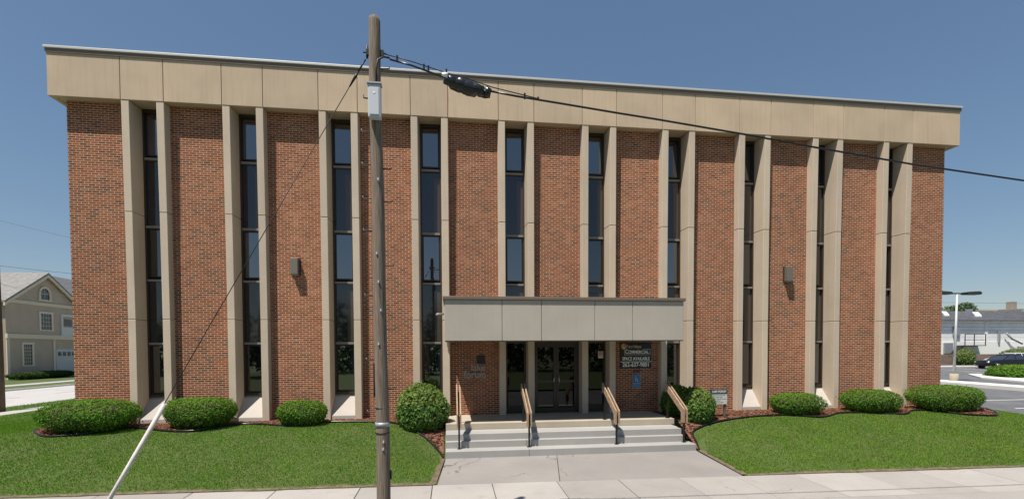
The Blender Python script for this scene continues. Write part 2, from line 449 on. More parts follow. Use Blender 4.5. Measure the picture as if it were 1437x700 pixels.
q = MB(); q.hexa([(58.6, 28.3, -.5), (95, 28.3, -.5), (95, 28.9, -.5), (58.6, 28.9, -.5)], [(58.6, 28.3, .26), (95, 28.3, .26), (95, 28.9, .26), (58.6, 28.9, .26)])
structure('lot_edge_kerb', q, KERB, .03)

# ------------------------------------------------------------------ office building
B = 2.84; S = .486; NB = 10
ZT, ZF, Z1, Z2 = 11.13, 9.73, 6.42, 3.17
XL, XR = -2.557, 28.11
BX0, BX1 = XL+.29, XR-.29
bld = thing('office_building', (12.78, .3, -.1), 'long three storey red brick office building with tall narrow dark windows between pale concrete fins', 'office building')
YB = .30; YW = .58
openings = [(k*B-.40, k*B+.40) for k in range(NB)]
# brick piers between the windows
edges = [BX0]+[e for o in openings for e in o]+[BX1]
door_bay = 5                                    # pier index between windows 4 and 5
for i in range(0, len(edges), 2):
    a, b = edges[i], edges[i+1]
    q = MB()
    if i//2 == door_bay: q.box(a, b, YB, YB+.4, 2.9, ZF+.02)
    else: q.box(a, b, YB, YB+.4, -.6, ZF+.02)
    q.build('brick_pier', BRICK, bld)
q = MB(); q.box(BX0, BX0+.3, YB+.4, 17.5, -.9, ZF+.02); q.box(BX1-.3, BX1, YB+.4, 17.5, -.9, ZF+.02); q.box(BX0, BX1, 17.5, 17.9, -.9, ZF+.02)
q.build('brick_side_wall', BRICK, bld)
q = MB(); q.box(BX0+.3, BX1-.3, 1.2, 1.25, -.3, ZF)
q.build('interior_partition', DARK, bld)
# fascia ring of precast panels with open joints, soffit, coping, roof
fj = [XL]+[x for k in range(NB) for x in (k*B-S-.11, k*B+S+.11)]+[XR]
for a, b in zip(fj[:-1], fj[1:]):
    q = MB(); g0 = .007 if a > XL else 0; g1 = .007 if b < XR else 0
    q.box(a+g0, b-g1, 0, .14, ZF, ZT-.10)
    q.build('fascia_panel', PRECAST, bld, .008, 1)
q = MB(); q.box(XL+.02, XR-.02, .15, .29, ZF+.06, ZT-.12); q.build('fascia_backing', DARK, bld)
for xa, xb in ((XL, XL+.14), (XR-.14, XR)):
    for j in range(6):
        q = MB(); y0 = .15+j*3.0; q.box(xa, xb, y0, y0+2.985, ZF, ZT-.10); q.build('fascia_panel', PRECAST, bld, .008, 1)
q = MB(); q.box(XL+.03, XR-.03, .145, 18.1, ZF+.015, ZF+.055); q.build('soffit', PRECAST, bld)
q = MB(); q.box(XL-.05, XR+.05, -.06, .32, ZT-.045, ZT+.03)
q.box(XL-.05, XL+.3, .32, 18.2, ZT-.045, ZT+.03); q.box(XR-.3, XR+.05, .32, 18.2, ZT-.045, ZT+.03)
q.build('coping', COPING, bld, .012, 2)
q = MB(); q.box(XL-.02, XR+.02, -.028, .2, ZT-.15, ZT-.048); q.build('coping_cleat', BROWNCAP, bld)
q = MB(); q.box(XL+.2, XR-.2, .3, 18, ZT-.5, ZT-.3); q.build('roof', EARTH, bld)
q = MB(); q.add([(9.105, -.003, 10.62), (9.125, -.003, 10.62), (9.135, -.003, 10.3), (9.12, -.003, 9.85), (9.108, -.003, 9.85), (9.102, -.003, 10.3)], [(0, 1, 2, 3, 4, 5)]); q.build('rust_stain', mat('rust', (.26, .09, .04), .9), bld)
# fins
def fin_mesh():
    q = MB()
    lv = [(ZF-.002, .012), (Z1+.007, .052), (Z1-.007, .056), (Z2+.007, .078), (Z2-.007, .08), (-.35, .08)]
    wf, wb, yb = .108, .138, .60
    for (zt, yt), (zb, ybt) in ((lv[0], lv[1]), (lv[2], lv[3]), (lv[4], lv[5])):
        q.hexa([(-wf, ybt, zb), (wf, ybt, zb), (wb, yb, zb), (-wb, yb, zb)], [(-wf, yt, zt), (wf, yt, zt), (wb, yb, zt), (-wb, yb, zt)])
    for z in (Z1, Z2): q.box(-wf+.02, wf-.02, .1, yb, z-.02, z+.02)
    return q
fin0 = fin_mesh().build('concrete_fin', PRECAST_FIN, bld, .012, 2, rel=False)
off = Vector(bld.location)
first = True
for k in range(NB):
    for sx in (-1, 1):
        p = Vector((k*B+sx*S, 0, 0))-off
        if first: fin0.location = p; first = False
        else: copy_obj(fin0, bld, p)
# windows
FL = [(.78, 2.40), (4.46, 6.06), (8.24, 9.66)]
def window(k, lo):
    fr = MB(); xm = .349
    z0 = FL[0][0] if lo is None else lo
    fr.box(-xm, -xm+.05, YW, YW+.12, z0-.02, 9.72); fr.box(xm-.05, xm, YW, YW+.12, z0-.02, 9.72)
    fr.box(-xm+.05, xm-.05, YW-.012, YW+.12, z0-.02, z0+.05); fr.box(-xm+.05, xm-.05, YW-.012, YW+.12, 9.64, 9.72)
    fr.v = [(x+k*B, y, z) for x, y, z in fr.v]
    w = fr.build('window', BRONZE_L, bld)
    for za, zb in ((2.40, 2.47), (4.39, 4.46), (6.06, 6.13), (8.17, 8.24)):
        if za < z0+.02: continue
        m = MB(); m.box(k*B-xm+.05, k*B+xm-.05, YW-.03, YW+.12, za, zb); m.build('transom', TRANSOM, w)
    for za, zb in FL:
        if za+.5 < z0: continue
        za = max(za, z0)
        m = MB(); a = .048
        m.box(-xm+.05, xm-.05, YW+.03, YW+.09, za+.06, za+.06+a); m.box(-xm+.05, xm-.05, YW+.03, YW+.09, zb-a, zb)
        m.box(-xm+.05, -xm+.05+a, YW+.03, YW+.09, za+.06+a, zb-a); m.box(xm-.05-a, xm-.05, YW+.03, YW+.09, za+.06+a, zb-a)
        m.v = [(x+k*B, y, z) for x, y, z in m.v]; m.build('sash', BRONZE, w)
        m = MB(); t1, t2 = random.uniform(-.006, .006), random.uniform(-.004, .008)
        X0, X1 = k*B-xm+.05+a-.01, k*B+xm-.05-a+.01; Za, Zb = za+.06+a-.01, zb-a+.01
        m.add([(X0, YW+.06-t1, Za), (X1, YW+.06+t1, Za), (X1, YW+.06+t1+t2, Zb), (X0, YW+.06-t1+t2, Zb)], [(0, 1, 2, 3)])
        m.build('pane', GLASS if (k in (2, 3, 4, 5) and random.random() < .75) or random.random() < .4 else GLASS2, w)
    for za, zb in ((2.47, 4.39), (6.13, 8.17)):
        m = MB(); t1 = random.uniform(-.004, .004)
        X0, X1 = k*B-xm+.045, k*B+xm-.045
        m.add([(X0, YW+.05-t1, za-.005), (X1, YW+.05+t1, za-.005), (X1, YW+.05+t1, zb+.005), (X0, YW+.05-t1, zb+.005)], [(0, 1, 2, 3)])
        m.build('spandrel_pane', SPAND, w)
        m = MB(); xs_ = X1-(.20 if k > 0 else .12)-random.uniform(0, .05)
        m.add([(xs_, YW+.046, za+.02), (X1, YW+.046, za+.02), (X1, YW+.046, zb-.20), (xs_, YW+.046, zb-.20)], [(0, 1, 2, 3)]); m.build('inner_panel', INNER, w)
    return w
for k in range(NB):
    entry = k in (4, 5)
    window(k, 2.47-.07 if entry else None)
    if not entry:
        q = MB()                                     # splayed sill: steep slab between the fins
        x = k*B; ya, yb = .12, .575
        q.hexa([(x-.372, ya, -.35), (x+.372, ya, -.35), (x+.352, yb+.1, -.35), (x-.352, yb+.1, -.35)],
               [(x-.372, ya, .09), (x+.372, ya, .09), (x+.352, yb+.1, .77), (x-.352, yb+.1, .77)])
        q.build('window_sill', SILLC, bld, .008, 1)
# canopy
cx0, cx1, cyf = 8.985, 16.16, -2.1
cj = [cx0, 10.63, 11.785, 13.39, 14.555, cx1]
can = MB(); can.box(cx0+.15, cx1-.15, cyf+.13, .055, 2.49, 3.55); can.box(9.13, 16.40, .055, .29, 2.49, 3.5)
canopy = can.build('canopy', mat('canopy_core', (.16, .14, .115), .9), bld)
def coff(o): return o
for a, b in zip(cj[:-1], cj[1:]):
    q = MB(); q.box(a+(.006 if a > cx0 else 0), b-(.006 if b < cx1 else 0), cyf, cyf+.12, 2.45, 3.62); q.v = [tuple(Vector(v)-off) for v in q.v]
    q.build('canopy_panel', CANOPY, canopy, .008, 1, rel=False)
for xa, xb in ((cx0, cx0+.12), (cx1-.12, cx1)):
    q = MB(); q.box(xa, xb, cyf+.125, .05, 2.45, 3.62); q.v = [tuple(Vector(v)-off) for v in q.v]; q.build('canopy_panel', CANOPY, canopy, .008, 1, rel=False)
q = MB(); q.box(cx0-.05, cx1+.05, cyf-.05, .05, 3.623, 3.72); q.v = [tuple(Vector(v)-off) for v in q.v]; q.build('canopy_coping', BROWNCAP, canopy, .012, 2, rel=False)
q = MB(); q.box(cx0+.005, cx1-.005, cyf+.004, cyf+.13, 2.425, 2.447); q.v = [tuple(Vector(v)-off) for v in q.v]; q.build('drip_edge', BRONZE_L, canopy, rel=False)
q = MB(); q.tube([(8.92, -.1, 3.36), (8.70, -.32, 3.33)], .035, 10); q.v = [tuple(Vector(v)-off) for v in q.v]; q.build('rain_spout', GREYM, canopy, rel=False)
# first floor entry: sidelights and the pair of doors
def glazed(name, x0, x1, z0, z1, y, fr, glass, bottom=.2, mid=None, parent=bld):
    q = MB(); q.box(x0, x0+fr, y, y+.08, z0, z1); q.box(x1-fr, x1, y, y+.08, z0, z1)
    q.box(x0+fr, x1-fr, y+.003, y+.077, z0, z0+bottom); q.box(x0+fr, x1-fr, y+.003, y+.077, z1-fr, z1)
    if mid: q.box(x0+fr, x1-fr, y+.003, y+.077, mid, mid+.09)
    o = q.build(name, BRONZE_L, parent)
    zz = [z0+bottom, z1-fr] if not mid else [z0+bottom, mid, mid+.09, z1-fr]
    for i in range(0, len(zz), 2):
        m = MB(); t = random.uniform(-.004, .004); m.add([(x0+fr-.005, y+.04-t, zz[i]), (x1-fr+.005, y+.04+t, zz[i]), (x1-fr+.005, y+.04+t, zz[i+1]), (x0+fr-.005, y+.04-t, zz[i+1])], [(0, 1, 2, 3)])
        m.v = [tuple(Vector(v)-off) for v in m.v]
        m.build('pane', glass, o, rel=False)
    return o
DY = .46
for k in (4, 5): glazed('sidelight', k*B-.36, k*B+.36, 0.0, 2.47, DY, .07, GLASSD, .26)
dx0, dx1 = 4*B+S+.125, 5*B-S-.125
q = MB(); q.box(dx0, dx0+.07, DY-.02, DY+.12, 0, 2.49); q.box(dx1-.07, dx1, DY-.02, DY+.12, 0, 2.49); q.box(dx0+.07, dx1-.07, DY-.02, DY+.12, 2.36, 2.49)
q.box(dx0, dx1, DY+.0, DY+.4, 2.49, 2.92)
q.build('door_frame', BRONZE_L, bld)
dm = (dx0+dx1)/2
for a, b, hx in ((dx0+.075, dm-.004, dm-.09), (dm+.004, dx1-.075, dm+.09)):
    d = glazed('door', a, b, .012, 2.355, DY, .085, GLASSD, .16, 1.04)
    m = MB(); m.tube([(hx, DY-.005, .98), (hx, DY-.06, .98), (hx, DY-.06, 1.30), (hx, DY-.005, 1.30)], .014, 8)
    m.v = [tuple(Vector(v)-off) for v in m.v]; m.build('handle', ALU, d, rel=False)
# ------------------------------------------------------------------ steps and landing
st = thing('entrance_steps', (12.58, -1.6, -.75), 'pale concrete entrance steps with landing below the canopy', 'steps')
q = MB(); q.box(8.985, 16.12, -1.6, .52, -.187, 0.0); q.build('landing', LANDC, st, .012, 2)
for i, (xa, xb, yf, zt) in enumerate(((8.985, 16.02, -2.02, -.187), (8.985, 16.02, -2.45, -.374), (8.985, 16.17, -2.87, -.561))):
    q = MB(); q.box(xa+i*.001, 11.28, yf, [-1.59, -2.01, -2.44][i]+.1, zt-.4, zt-.001); q.box(11.288, xb, yf, [-1.59, -2.01, -2.44][i]+.1, zt-.4, zt-.001)
    q.build('step', STEPC, st, .012, 2)
q = MB(); q.box(9.0, 16.0, -2.3, .5, -1.1, -.2); q.build('step_base', STEPC, st)

# ------------------------------------------------------------------ handrails
def rail_profile(w):
    pts = [(-1.50, .84), (-1.50, 1.00), (-2.58, .37), (-2.58, .03)]
    L = []; R_ = []
    for i, p in enumerate(pts):
        p = Vector(p)
        d0 = (p-Vector(pts[i-1])).normalized() if i else None
        d1 = (Vector(pts[i+1])-p).normalized() if i < len(pts)-1 else None
        if d0 is None: nn = Vector((-d1.y, d1.x)); k = 1
        elif d1 is None: nn = Vector((-d0.y, d0.x)); k = 1
        else:
            n0 = Vector((-d0.y, d0.x)); n1 = Vector((-d1.y, d1.x)); nn = (n0+n1).normalized(); k = 1/max(.45, nn.dot(n0))
        L.append(tuple(p+nn*w*k)); R_.append(tuple(p-nn*w*k))
    return L+R_[::-1]
def handrail(x, label):
    t = thing('handrail', (x, -2.1, -.3), label, 'handrail', 'wooden handrails on the entrance steps')
    pr = rail_profile(.09)
    for s in (-1, 1):
        q = MB(); q.prism(pr, 'x', x+s*.046-.019, x+s*.046+.019); q.build('rail_board', RAILW, t, .006, 1)
    for y, z0, z1 in ((-1.47, 0, .93), (-2.555, -.56, .36)):
        q = MB(); q.box(x-.024, x+.024, y-.024, y+.024, z0, z1); q.box(x-.05, x+.05, y-.05, y+.05, z0+.001, z0+.012); q.build('post', STEEL, t)
handrail(9.36, 'wooden double board handrail at the left end of the steps next to the round bush')
handrail(11.33, 'wooden double board handrail second from the left, before the narrow left sidelight')
handrail(13.89, 'wooden double board handrail third from the left, in front of the right sidelight')
handrail(15.95, 'wooden double board handrail at the right end of the steps')

# ------------------------------------------------------------------ wall lamps, signs, lettering
def wall_lamp(x, label):
    t = thing('wall_lamp', (x, .3, 4.87), label, 'wall lamp', 'box lamps on the brick wall')
    q = MB(); q.hexa([(x-.11, .08, 4.62), (x+.11, .08, 4.62), (x+.11, .27, 4.62), (x-.11, .27, 4.62)], [(x-.11, .08, 5.12), (x+.11, .08, 5.12), (x+.11, .27, 5.12), (x-.11, .27, 5.12)])
    q.build('housing', mat('bronze_lamp', (.17, .155, .125), .5, .2), t, .012, 2)
    q = MB(); q.box(x-.14, x+.14, .27, .298, 4.6, 5.14); q.build('back_plate', BRONZE_L, t)
    q = MB(); q.box(x-.085, x+.085, .1, .25, 4.605, 4.619); q.build('lens', LIGHTGREY, t)
wall_lamp(4.25, 'grey box wall lamp on the brick left of the utility pole')
wall_lamp(21.34, 'grey box wall lamp on the brick far right of the canopy')

t = thing('wall_lettering', (9.95, .29, 1.45), 'grey lake forum lettering with dark square on shaded brick beside the door', 'lettering')
LG = mat('letter_grey', (.34, .31, .275), .5, .1)
text('word', 'lake', .33, (10.30, .275, 1.49), LG, t, .014, 'RIGHT', .92, offset=.006)
text('word', 'forum', .33, (10.32, .275, 1.25), LG, t, .014, 'RIGHT', .92, offset=.006)
q = MB(); q.box(10.02, 10.28, .262, .297, 1.72, 2.0); q.build('square_emblem', BLACK, t)

t = thing('leasing_sign', (15.6, .27, 1.98), 'black leasing sign with white lettering reading space available on brick by the entrance', 'sign')
sx0, sx1, sz0, sz1 = 15.02, 16.17, 1.52, 2.42
q = MB(); q.box(sx0, sx1, .262, .297, sz0, sz1); q.build('board', BLACK, t, .004, 1)
WL = mat('white_lettering', (.88, .86, .80), .6); CR = mat('cream_lettering', (.62, .50, .36), .6)
text('line', 'F', .15, (15.255, .258, 2.225), CR, t, .002, 'LEFT', .8); text('line', 'IRST', .115, (15.325, .258, 2.225), CR, t, .002, 'LEFT', .8)
text('line', 'W', .15, (15.50, .258, 2.225), CR, t, .002, 'LEFT', .8); text('line', 'EBER', .115, (15.60, .258, 2.225), CR, t, .002, 'LEFT', .8)
text('line', 'C', .21, (15.20, .258, 2.03), WL, t, .002, 'LEFT', .8, offset=.003); text('line', 'OMMERCIAL', .165, (15.315, .258, 2.03), WL, t, .002, 'LEFT', .82, offset=.003)
text('line', 'SPACE AVAILABLE', .165, (15.60, .258, 1.80), WL, t, .002, 'CENTER', .76, offset=.003)
text('line', '262-637-9801', .20, (15.60, .258, 1.575), WL, t, .002, 'CENTER', .88, offset=.003)
q = MB(); q.box(sx0+.005, sx1-.005, .257, .261, 1.735, 1.755); q.build('rule', WL, t)
q = MB()
bx0, bx1, bz0, bz1 = 15.17, 16.12, 1.985, 2.19
q.box(bx0, bx1, .258, .261, bz0, bz0+.008); q.box(bx0, bx0+.008, .258, .261, bz0+.008, bz1); q.box(bx1-.008, bx1, .258, .261, bz0+.008, bz1); q.box(15.85, bx1-.008, .258, .261, bz1-.008, bz1)
q.build('outline', WL, t)
for j, (c, a0) in enumerate((((.62, .30, .08), 1.57), ((.50, .48, .18), 3.66), ((.45, .16, .10), 5.76))):
    q = MB(); n = 10; cx, cz, rr = 15.155, 2.285, .10
    pts = [(cx, cz)]+[(cx+rr*math.cos(a0+i*2.0/n+.05), cz+rr*math.sin(a0+i*2.0/n+.05)) for i in range(n+1)]
    q.prism(pts, 'y', .256, .261); q.build('emblem', mat('emblem_colour', c, .6), t)
t = thing('house_number', (15.63, .29, 1.42), 'small dark house number 840 under the black leasing sign', 'number')
text('digits', '840', .19, (15.63, .285, 1.35), mat('number_bronze', (.05, .04, .035), .5), t, .008, 'CENTER', .95)
t = thing('access_sign', (15.62, .28, 1.06), 'blue wheelchair access sign on the shaded brick right of the doors', 'sign')
BLUE = mat('sign_blue', (.055, .16, .30), .6); BL2 = mat('sign_pale_blue', (.45, .58, .68), .6)
q = MB(); q.box(15.48, 15.76, .272, .297, .82, 1.30); q.build('board', BLUE, t, .003, 1)
q = MB()
def ring(cx, cz, r, w, a0, a1, n=16):
    for i in range(n):
        A, C_ = a0+(a1-a0)*i/n, a0+(a1-a0)*(i+1)/n
        q.prism([(cx+r*math.cos(A), cz+r*math.sin(A)), (cx+(r+w)*math.cos(A), cz+(r+w)*math.sin(A)), (cx+(r+w)*math.cos(C_), cz+(r+w)*math.sin(C_)), (cx+r*math.cos(C_), cz+r*math.sin(C_))], 'y', .266, .271)
ring(15.625, 1.11, .048, .014, 2.2, 6.1)
ring(15.60, 1.225, 0.0, .018, 0, 6.283, 8)
q.box(15.592, 15.610, .266, .271, 1.115, 1.20); q.box(15.611, 15.665, .266, .271, 1.115, 1.132); q.box(15.611, 15.65, .266, .271, 1.16, 1.172); q.box(15.652, 15.668, .266, .271, 1.05, 1.114); q.box(15.669, 15.69, .266, .271, 1.05, 1.064)
q.build('wheelchair_symbol', BL2, t)
text('caption', 'ACCESSIBLE', .05, (15.62, .268, .955), BL2, t, .001, 'CENTER', .9); text('caption', 'ENTRANCE', .05, (15.62, .268, .88), BL2, t, .001, 'CENTER', .9)
q = MB()
for z in (.825, .995, 1.288):
    q.box(15.488, 15.752, .267, .271, z, z+.006)
for x in (15.486, 15.748): q.box(x, x+.006, .267, .271, .8315, 1.288)
q.build('border', BL2, t)
t = thing('window_sticker', (14.39, .49, 2.0), 'small white notice with red mark on the right sidelight glass', 'sticker')
q = MB(); q.box(14.30, 14.48, .488, .494, 1.87, 2.12); q.build('paper', mat('notice_paper', (.62, .58, .52), .7), t)
q = MB(); cx, cz = 14.39, 2.035
ring2 = []
for i in range(16):
    A, C_ = i*math.pi/8, (i+1)*math.pi/8
    q.prism([(cx+.045*math.cos(A), cz+.045*math.sin(A)), (cx+.065*math.cos(A), cz+.065*math.sin(A)), (cx+.065*math.cos(C_), cz+.065*math.sin(C_)), (cx+.045*math.cos(C_), cz+.045*math.sin(C_))], 'y', .482, .487)
q.hexa([(cx-.045, .482, cz-.03), (cx-.03, .482, cz-.045), (cx-.03, .487, cz-.045), (cx-.045, .487, cz-.03)], [(cx+.03, .482, cz+.045), (cx+.045, .482, cz+.03), (cx+.045, .487, cz+.03), (cx+.03, .487, cz+.045)])
q.build('red_mark', mat('notice_red', (.5, .06, .04), .6), t)

t = thing('garden_sign', (17.9, -1.1, -.12), 'small post sign headed lake forum standing in the mulch right of the steps', 'sign')
q = MB(); q.box(17.62, 18.18, -1.12, -1.09, .36, .70); q.build('board', mat('sign_board_white', (.50, .50, .47), .7), t)
q = MB(); q.box(17.60, 18.20, -1.125, -1.085, .701, .86); q.build('header', mat('sign_header', (.045, .05, .055), .6), t)
text('title', 'LAKE FORUM', .105, (17.90, -1.127, .745), WL, t, .001, 'CENTER', .78)
q = MB()
for i, (a, b) in enumerate(((17.68, 18.12), (17.66, 18.06), (17.66, 18.14), (17.66, 18.0), (17.70, 18.1))):
    z = .645-i*.058
    x = a
    while x < b-.05:
        w = random.uniform(.03, .09); q.box(x, min(b, x+w), -1.1235, -1.1205, z, z+.018); x += w+.018
q.build('small_print', mat('small_print_ink', (.16, .16, .16), .8), t)
for x in (17.66, 18.14):
    q = MB(); q.box(x-.03, x+.03, -1.085, -1.03, -.35, .80); q.build('post', mat('sign_post', (.10, .095, .08), .8), t)

# ------------------------------------------------------------------ garden bed, edging, lawn grass
EL = [(-2.62, .25), (-2.58, -.7), (-2.27, -1.09), (-1.76, -1.34), (-.98, -1.19), (-.26, -.73), (.26, -.81), (1.19, -1.13), (1.96, -1.13), (2.56, -.55), (3.26, -.5), (4.0, -.84), (4.92, -.85), (5.32, -.42), (6.87, -.64), (7.56, -.99), (8.04, -1.55), (8.46, -1.94), (8.80, -2.45), (8.93, -2.85)]
ER = [(16.25, -2.9), (16.42, -2.45), (16.55, -1.95), (16.95, -1.75), (17.38, -1.6), (18.75, -1.2), (19.75, -1.03), (20.43, -1.02), (21.22, -1.34), (21.66, -1.29), (22.51, -.93), (23.53, -1.0), (24.64, -1.25), (25.36, -.87), (26.14, -.93), (26.6, -1.34), (27.2, -1.62), (27.9, -1.6), (28.35, -.9), (28.4, .25)]
def smooth_path(P, n=8):
    out = []
    P = [Vector((*p, 0)) for p in P]
    for i in range(len(P)-1):
        p0, p1, p2, p3 = P[max(i-1, 0)], P[i], P[i+1], P[min(i+2, len(P)-1)]
        for k in range(n):
            s = k/n
            out.append(.5*((2*p1)+(p2-p0)*s+(2*p0-5*p1+4*p2-p3)*s*s+(3*p1-p0-3*p2+p3)*s**3))
    out.append(P[-1]); return [(p.x, p.y) for p in out]
SLp, SRp = smooth_path(EL), smooth_path(ER)
def bed(path, name):
    q = MB(); n = 7
    vs = []
    for x, y in path:
        for j in range(n):
            yy = y+(.31-y)*j/(n-1); xx = min(max(x, -2.6), 28.4)
            if 8.9 < xx < 16.25: xx = xx
            vs.append((xx, yy, float(H(xx, yy))+.022+.012*math.sin(xx*9+yy*7)))
    q.add(vs, [(i*n+j, (i+1)*n+j, (i+1)*n+j+1, i*n+j+1) for i in range(len(path)-1) for j in range(n-1)], 0, True)
    return structure(name, q, MULCHB)
bed(SLp, 'mulch_bed'); bed(SRp, 'mulch_bed')
def chips(polys, n):
    V = []; T_ = []
    for poly, k in polys:
        a = np.array(poly); lo, hi = a.min(0), a.max(0)
        x = rng.uniform(lo[0], hi[0], k*3); y = rng.uniform(lo[1], hi[1], k*3); m = inpoly(x, y, poly); x, y = x[m][:k], y[m][:k]
        z = H(x, y)+.03+rng.uniform(-.005, .02, len(x))
        th = rng.uniform(0, 6.28, len(x)); L = rng.uniform(.02, .055, len(x)); W = L*rng.uniform(.25, .5, len(x))
        ax = np.stack([np.cos(th), np.sin(th), rng.uniform(-.35, .35, len(x))], 1)*L[:, None]
        bx = np.stack([-np.sin(th), np.cos(th), rng.uniform(-.5, .5, len(x))], 1)*W[:, None]
        c = np.stack([x, y, z], 1)
        V.append(np.stack([c-ax-bx, c+ax-bx, c+ax+bx, c-ax+bx], 1).reshape(-1, 3))
        T_.append(np.repeat(rng.uniform(.45, 1.5, len(x))[:, None], 3, 1))
    o = npmesh('mulch_chips', np.concatenate(V), 4, MULCHC, np.concatenate(T_))
    return tag(o, 'loose reddish brown wood chips covering the bed along the brick wall', 'mulch', kind='stuff')
chips([(SLp+[(8.9, .3), (-2.6, .3)], 9000), (SRp+[(28.4, .3), (16.2, .3)], 9000)], 0)
for pth, lab in ((SLp, 'black plastic edging curving along the mulch bed left of the steps'), (SRp, 'black plastic edging curving along the mulch bed right of the steps')):
    q = MB(); q.tube([(x, y, float(H(x, y))+.045) for x, y in pth], .025, 8); o = q.build('garden_edging', BLACKP); tag(o, lab, 'edging', 'garden edgings along the beds')

q = MB(); vs = []; xx = np.arange(-9, 30, .12); inn = .10+.07*fbm(xx, xx*0+3, .5, 41)+.05*fbm(xx, xx*0, 1.9, 42)
xx2 = [(x, w) for x, w in zip(xx, inn)]
for seg in ((-9, 8.78), (16.1, 29.9)):
    pts = [(x, max(.03, w)) for x, w in xx2 if seg[0] <= x <= seg[1]]; o0 = len(vs); vs2 = []
    for x, w in pts:
        vs2 += [(x, Yb(x)+.004, float(H(x, Yb(x)))+.012), (x, Yb(x)+w, float(H(x, Yb(x)+w))+.022)]
    q.add(vs2, [(2*i, 2*i+2, 2*i+3, 2*i+1) for i in range(len(pts)-1)])
for (xa, ya, xb, yb, sgn, sd) in ((8.97, -2.9, 8.80, -5.0, -1, 51), (16.2, -2.9, 16.07, -5.2, 1, 52)):
    tt = np.linspace(0, 1, 30); w = .13+.07*fbm(tt*2.3, tt*0+1, .8, sd)+.05*fbm(tt*2.3, tt*0, 3, sd+5); vs2 = []
    for s_, ww in zip(tt, w):
        x, y = xa+(xb-xa)*s_, ya+(yb-ya)*s_
        vs2 += [(x+sgn*.004, y, float(H(x, y))+.012), (x+sgn*max(.03, ww), y, float(H(x+sgn*ww, y))+.024)]
    q.add(vs2, [(2*i, 2*i+2, 2*i+3, 2*i+1) for i in range(29)])
structure('bare_soil', q, noisy('bare_brown_soil', (.085, .062, .04), (.17, .13, .085), 9, .95, bump=.5))
def grass(name, regions, zf, dens, hgt, label, seed):
    r = np.random.default_rng(seed); V = []; T_ = []
    for poly, holes, dm in regions:
        a = np.array(poly); lo, hi = a.min(0), a.max(0); n = int((hi-lo).prod()*dens*dm)
        x = r.uniform(lo[0], hi[0], n); y = r.uniform(lo[1], hi[1], n); m = inpoly(x, y, poly)
        for h in holes: m &= ~inpoly(x, y, h)
        pn = fbm(x, y, .55, 11)
        x, y = x[m], y[m]; n = len(x)
        pn = fbm(x, y, .5, 11)*.5+fbm(x, y, 1.7, 12)*.4
        keep = r.uniform(0, 1, n) < np.clip(.86+pn*.5, .3, 1)*np.clip((y-Yb(x)-.02+.1*fbm(x, y, 2.2, 31))/.22, .04 , 1)**np.where(y > -6.1, 1, 0); x, y, pn = x[keep], y[keep], pn[keep]; n = len(x)
        z = zf(x, y); hh = hgt*r.uniform(.5, 1.25, n)*(1+.25*pn); th = r.uniform(0, 6.28, n); w = r.uniform(.005, .011, n)
        lean = r.normal(0, .5, (n, 2))*hh[:, None]
        bx = np.stack([np.cos(th)*w, np.sin(th)*w, np.zeros(n)], 1); c = np.stack([x, y, z-.005], 1)
        tip = c+np.stack([lean[:, 0], lean[:, 1], hh], 1)
        V.append(np.stack([c-bx, c+bx, tip], 1).reshape(-1, 3))
        br = np.clip(1+.22*pn+.16*fbm(x, y, .22, 61)+r.normal(0, .12, n), .5, 1.6); dry = np.clip(.13+.17*fbm(x, y, .8, 21)+.16*fbm(x, y, .25, 23)+.12*np.clip(fbm(x, y, 1.1, 29)-.25, 0, 1)*2+.008*(x-6)+r.normal(0, .09, n), 0, .6)
        T_.append(np.stack([br*(1-.12+.62*dry), br*(1-.0*dry), br*(1+.25*dry)], 1))
    o = npmesh(name, np.concatenate(V), 3, GRASS, np.concatenate(T_))
    return tag(o, label, 'grass', kind='stuff')
front_L = [(-10.2, Yb(-10.2)+.06), (8.70, Yb(8.70)+.06), (8.86, -3.2), (8.80, -2.65)]+[(x, y-.05) for x, y in SLp[::-1][8:]]+[(-2.65, 4), (-10.2, 4)]
front_R = [(16.2, Yb(16.2)+.07), (29.9, Yb(29.9)+.06), (29.6, .2), (28.6, .25)]+[(x, y-.05) for x, y in SRp[::-1]][1:-10]+[(16.75, -2.25), (16.55, -2.8), (16.35, -3.2)]
def zl(x, y): return H(x, y)+fbm(x, y, .35, 3)*.018
grass('grass', [(front_L, [], 1), (front_R, [], 1), ([(-10.2, 4), (-2.4, 4), (-2.4, 18), (-10.2, 18)], [], .25)], zl, 2600, .042, 'short mown green lawn sloping from the bed to the sidewalk', 5)
def zv(x, y): return np.full_like(x, -.935)
grass('grass', [([(17.3, Yf(17.3)-2.6), (29, Yf(29)-2.6), (29, Yf(29)-.82), (17.3, Yf(17.3)-.82)], [], 1), ([(-2, Yf(-2)-2.6), (9.9, Yf(9.9)-2.6), (9.9, Yf(9.9)-.82), (-2, Yf(-2)-.82)], [], .6)], zv, 1200, .05, 'grass strip between the sidewalk and the street kerb', 6)
grass('grass', [([(-14.5, -4), (-11.8, -4), (-11.8, 40), (-14.5, 40)], [], 1)], lambda x, y: -.745+(x+14.55)/2.8*.085, 250, .08, 'grass strip beside the side street left of the building', 8)

